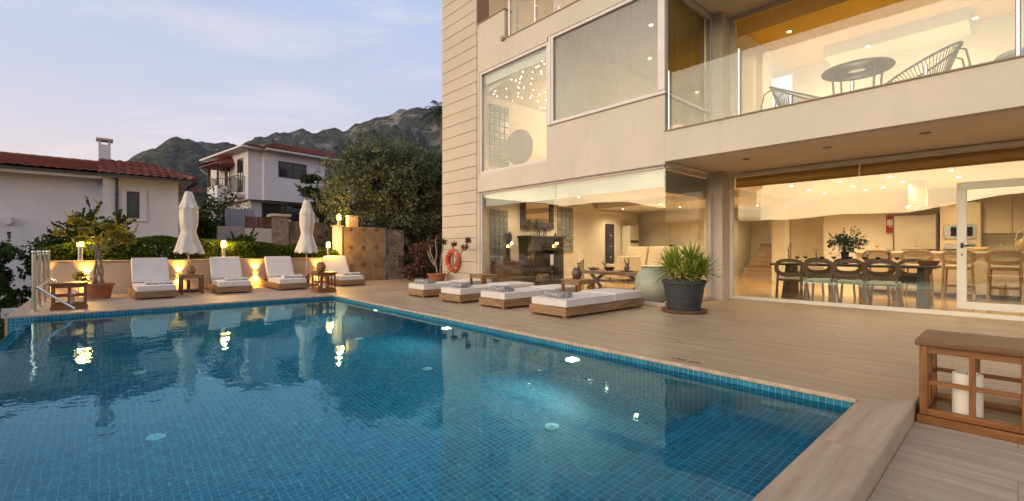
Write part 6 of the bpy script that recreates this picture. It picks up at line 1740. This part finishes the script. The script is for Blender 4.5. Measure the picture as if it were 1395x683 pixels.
th = thing('air_conditioner', 'tall white floor-standing air conditioner with a dark grille', 'air conditioner', (15.1, 9.98, FL)); MB().box(-.30, .30, -.18, .18, 0, 1.98).build('case', m_plate, th, bevel=.015, seg=2); MB().box(-.26, .26, -.186, -.181, 1.32, 1.42).build('grille', m_dark, th); MB().box(-.26, .26, -.186, -.181, .25, .75).build('intake', M('intake_grey', (.35,.3,.25), .6, 0, .1, 4, stretch=(1,1,20)), th)
th = thing('inner_door', 'white inner door with a dark edge on the far living room wall', 'door', (15.98, 9.25, FL)); MB().box(-.05, 0, -.42, .42, 0, 2.05).build('leaf', m_plate, th, bevel=.004, seg=1); MB().tube([(-.08,-.34,1.02),(-.08,-.22,1.02)], .01, 6).build('handle', m_steel, th, 60)
th = thing('sideboard', 'low white sideboard behind the sofa', 'sideboard', (15.7, 8.35, FL)); MB().box(-.22, .22, -.5, .5, .08, .74).build('cabinet', m_plate, th, bevel=.006, seg=1); MB().box(-.24, .24, -.52, .52, .741, .77).build('top', m_rus, th)
for sx in (-1, 1):
    for sy in (-1, 1): MB().box(sx*.18-.02, sx*.18+.02, sy*.44-.02, sy*.44+.02, 0, .08).build('foot', m_dark, th)
th = thing('orange_vase', 'curved orange ornament holding a dark bowl on the sideboard', 'ornament', (15.65, 8.6, FL+.771)); MB().tube([(0,.12,.02),(0,.16,.12),(0,.08,.24),(0,-.02,.30),(0,-.02,.40)], [.10,.11,.09,.05,.04], 14).build('body', M('orange_glaze', (.34,.11,.02), .3, 0, .25, 8), th, 60); MB().lathe([(.03,.40),(.12,.46),(.13,.48),(.03,.43),(0,.43)], n=20).build('bowl', m_soot, th, 50)
# first floor room: oval disc and ornaments on the window shelf
th = thing('oval_board', 'large oval pale wooden board leaning in the starry upstairs window', 'ornament', (8.62, 9.28, 3.19)); m_ov = wood('grey_board', (.22,.19,.16), (.36,.32,.27), .7, 1, 1.)
n = 40; T = Matrix.Translation((0, 0, .74)) @ Matrix.Rotation(R(-40), 4, 'Z') @ Matrix.Rotation(R(10), 4, 'Y')
oo = [(.38*math.cos(2*math.pi*i/n)*(1+.03*math.sin(5*i)), .50*math.sin(2*math.pi*i/n)) for i in range(n)]
MB().prism(oo, -.03, .03, T @ Matrix(((1,0,0,0),(0,0,-1,0),(0,1,0,0),(0,0,0,1)))).build('board', m_ov, th, bevel=.008, seg=2); MB().box(-.12, .12, -.20, .20, 0, .25).build('stand', m_ov, th)
th = thing('coral_ornament', 'pale lumpy ornament at the right of the starry window', 'ornament', (8.4, 7.72, 3.27)); q = MB()
for k in range(9): q.ell((random.uniform(-.1,.1), random.uniform(-.14,.14), .08+random.random()*.25), (.08,.08,.08), 8)
q.build('coral', m_ov, th, 60); MB().box(-.12,.12,-.15,.15,-.078,.03).build('base', m_ov, th)
th = thing('horse_bust', 'small pale bust on a ledge in the curtained room', 'ornament', (11.9, 5.05, 4.75)); q = MB(); q.lathe([(.08,0),(.09,.05),(.04,.12),(.06,.2),(0,.3)], n=14); q.tube([(0,0,.2),(0,.05,.34),(0,.14,.36)], [.05,.06,.03], 8); q.build('bust', m_plate, th, 60); MB().box(-.12,.12,-.12,.12,-1.56,-.001).build('pedestal', m_plate, th)

# ------------------------------------------------------------------ render settings
sc.render.engine = 'CYCLES'
c = sc.cycles
c.use_denoising = True
try: c.denoiser = 'OPENIMAGEDENOISE'
except Exception: pass
c.max_bounces = 12; c.diffuse_bounces = 4; c.glossy_bounces = 6; c.transmission_bounces = 8; c.transparent_max_bounces = 32
c.caustics_refractive = True; c.caustics_reflective = False
c.sample_clamp_indirect = 5; c.sample_clamp_direct = 0; c.blur_glossy = .3
c.use_adaptive_sampling = True; c.adaptive_threshold = .015
sc.view_settings.view_transform = 'Standard'; sc.view_settings.look = 'None'; sc.view_settings.exposure = .15; sc.view_settings.gamma = 1
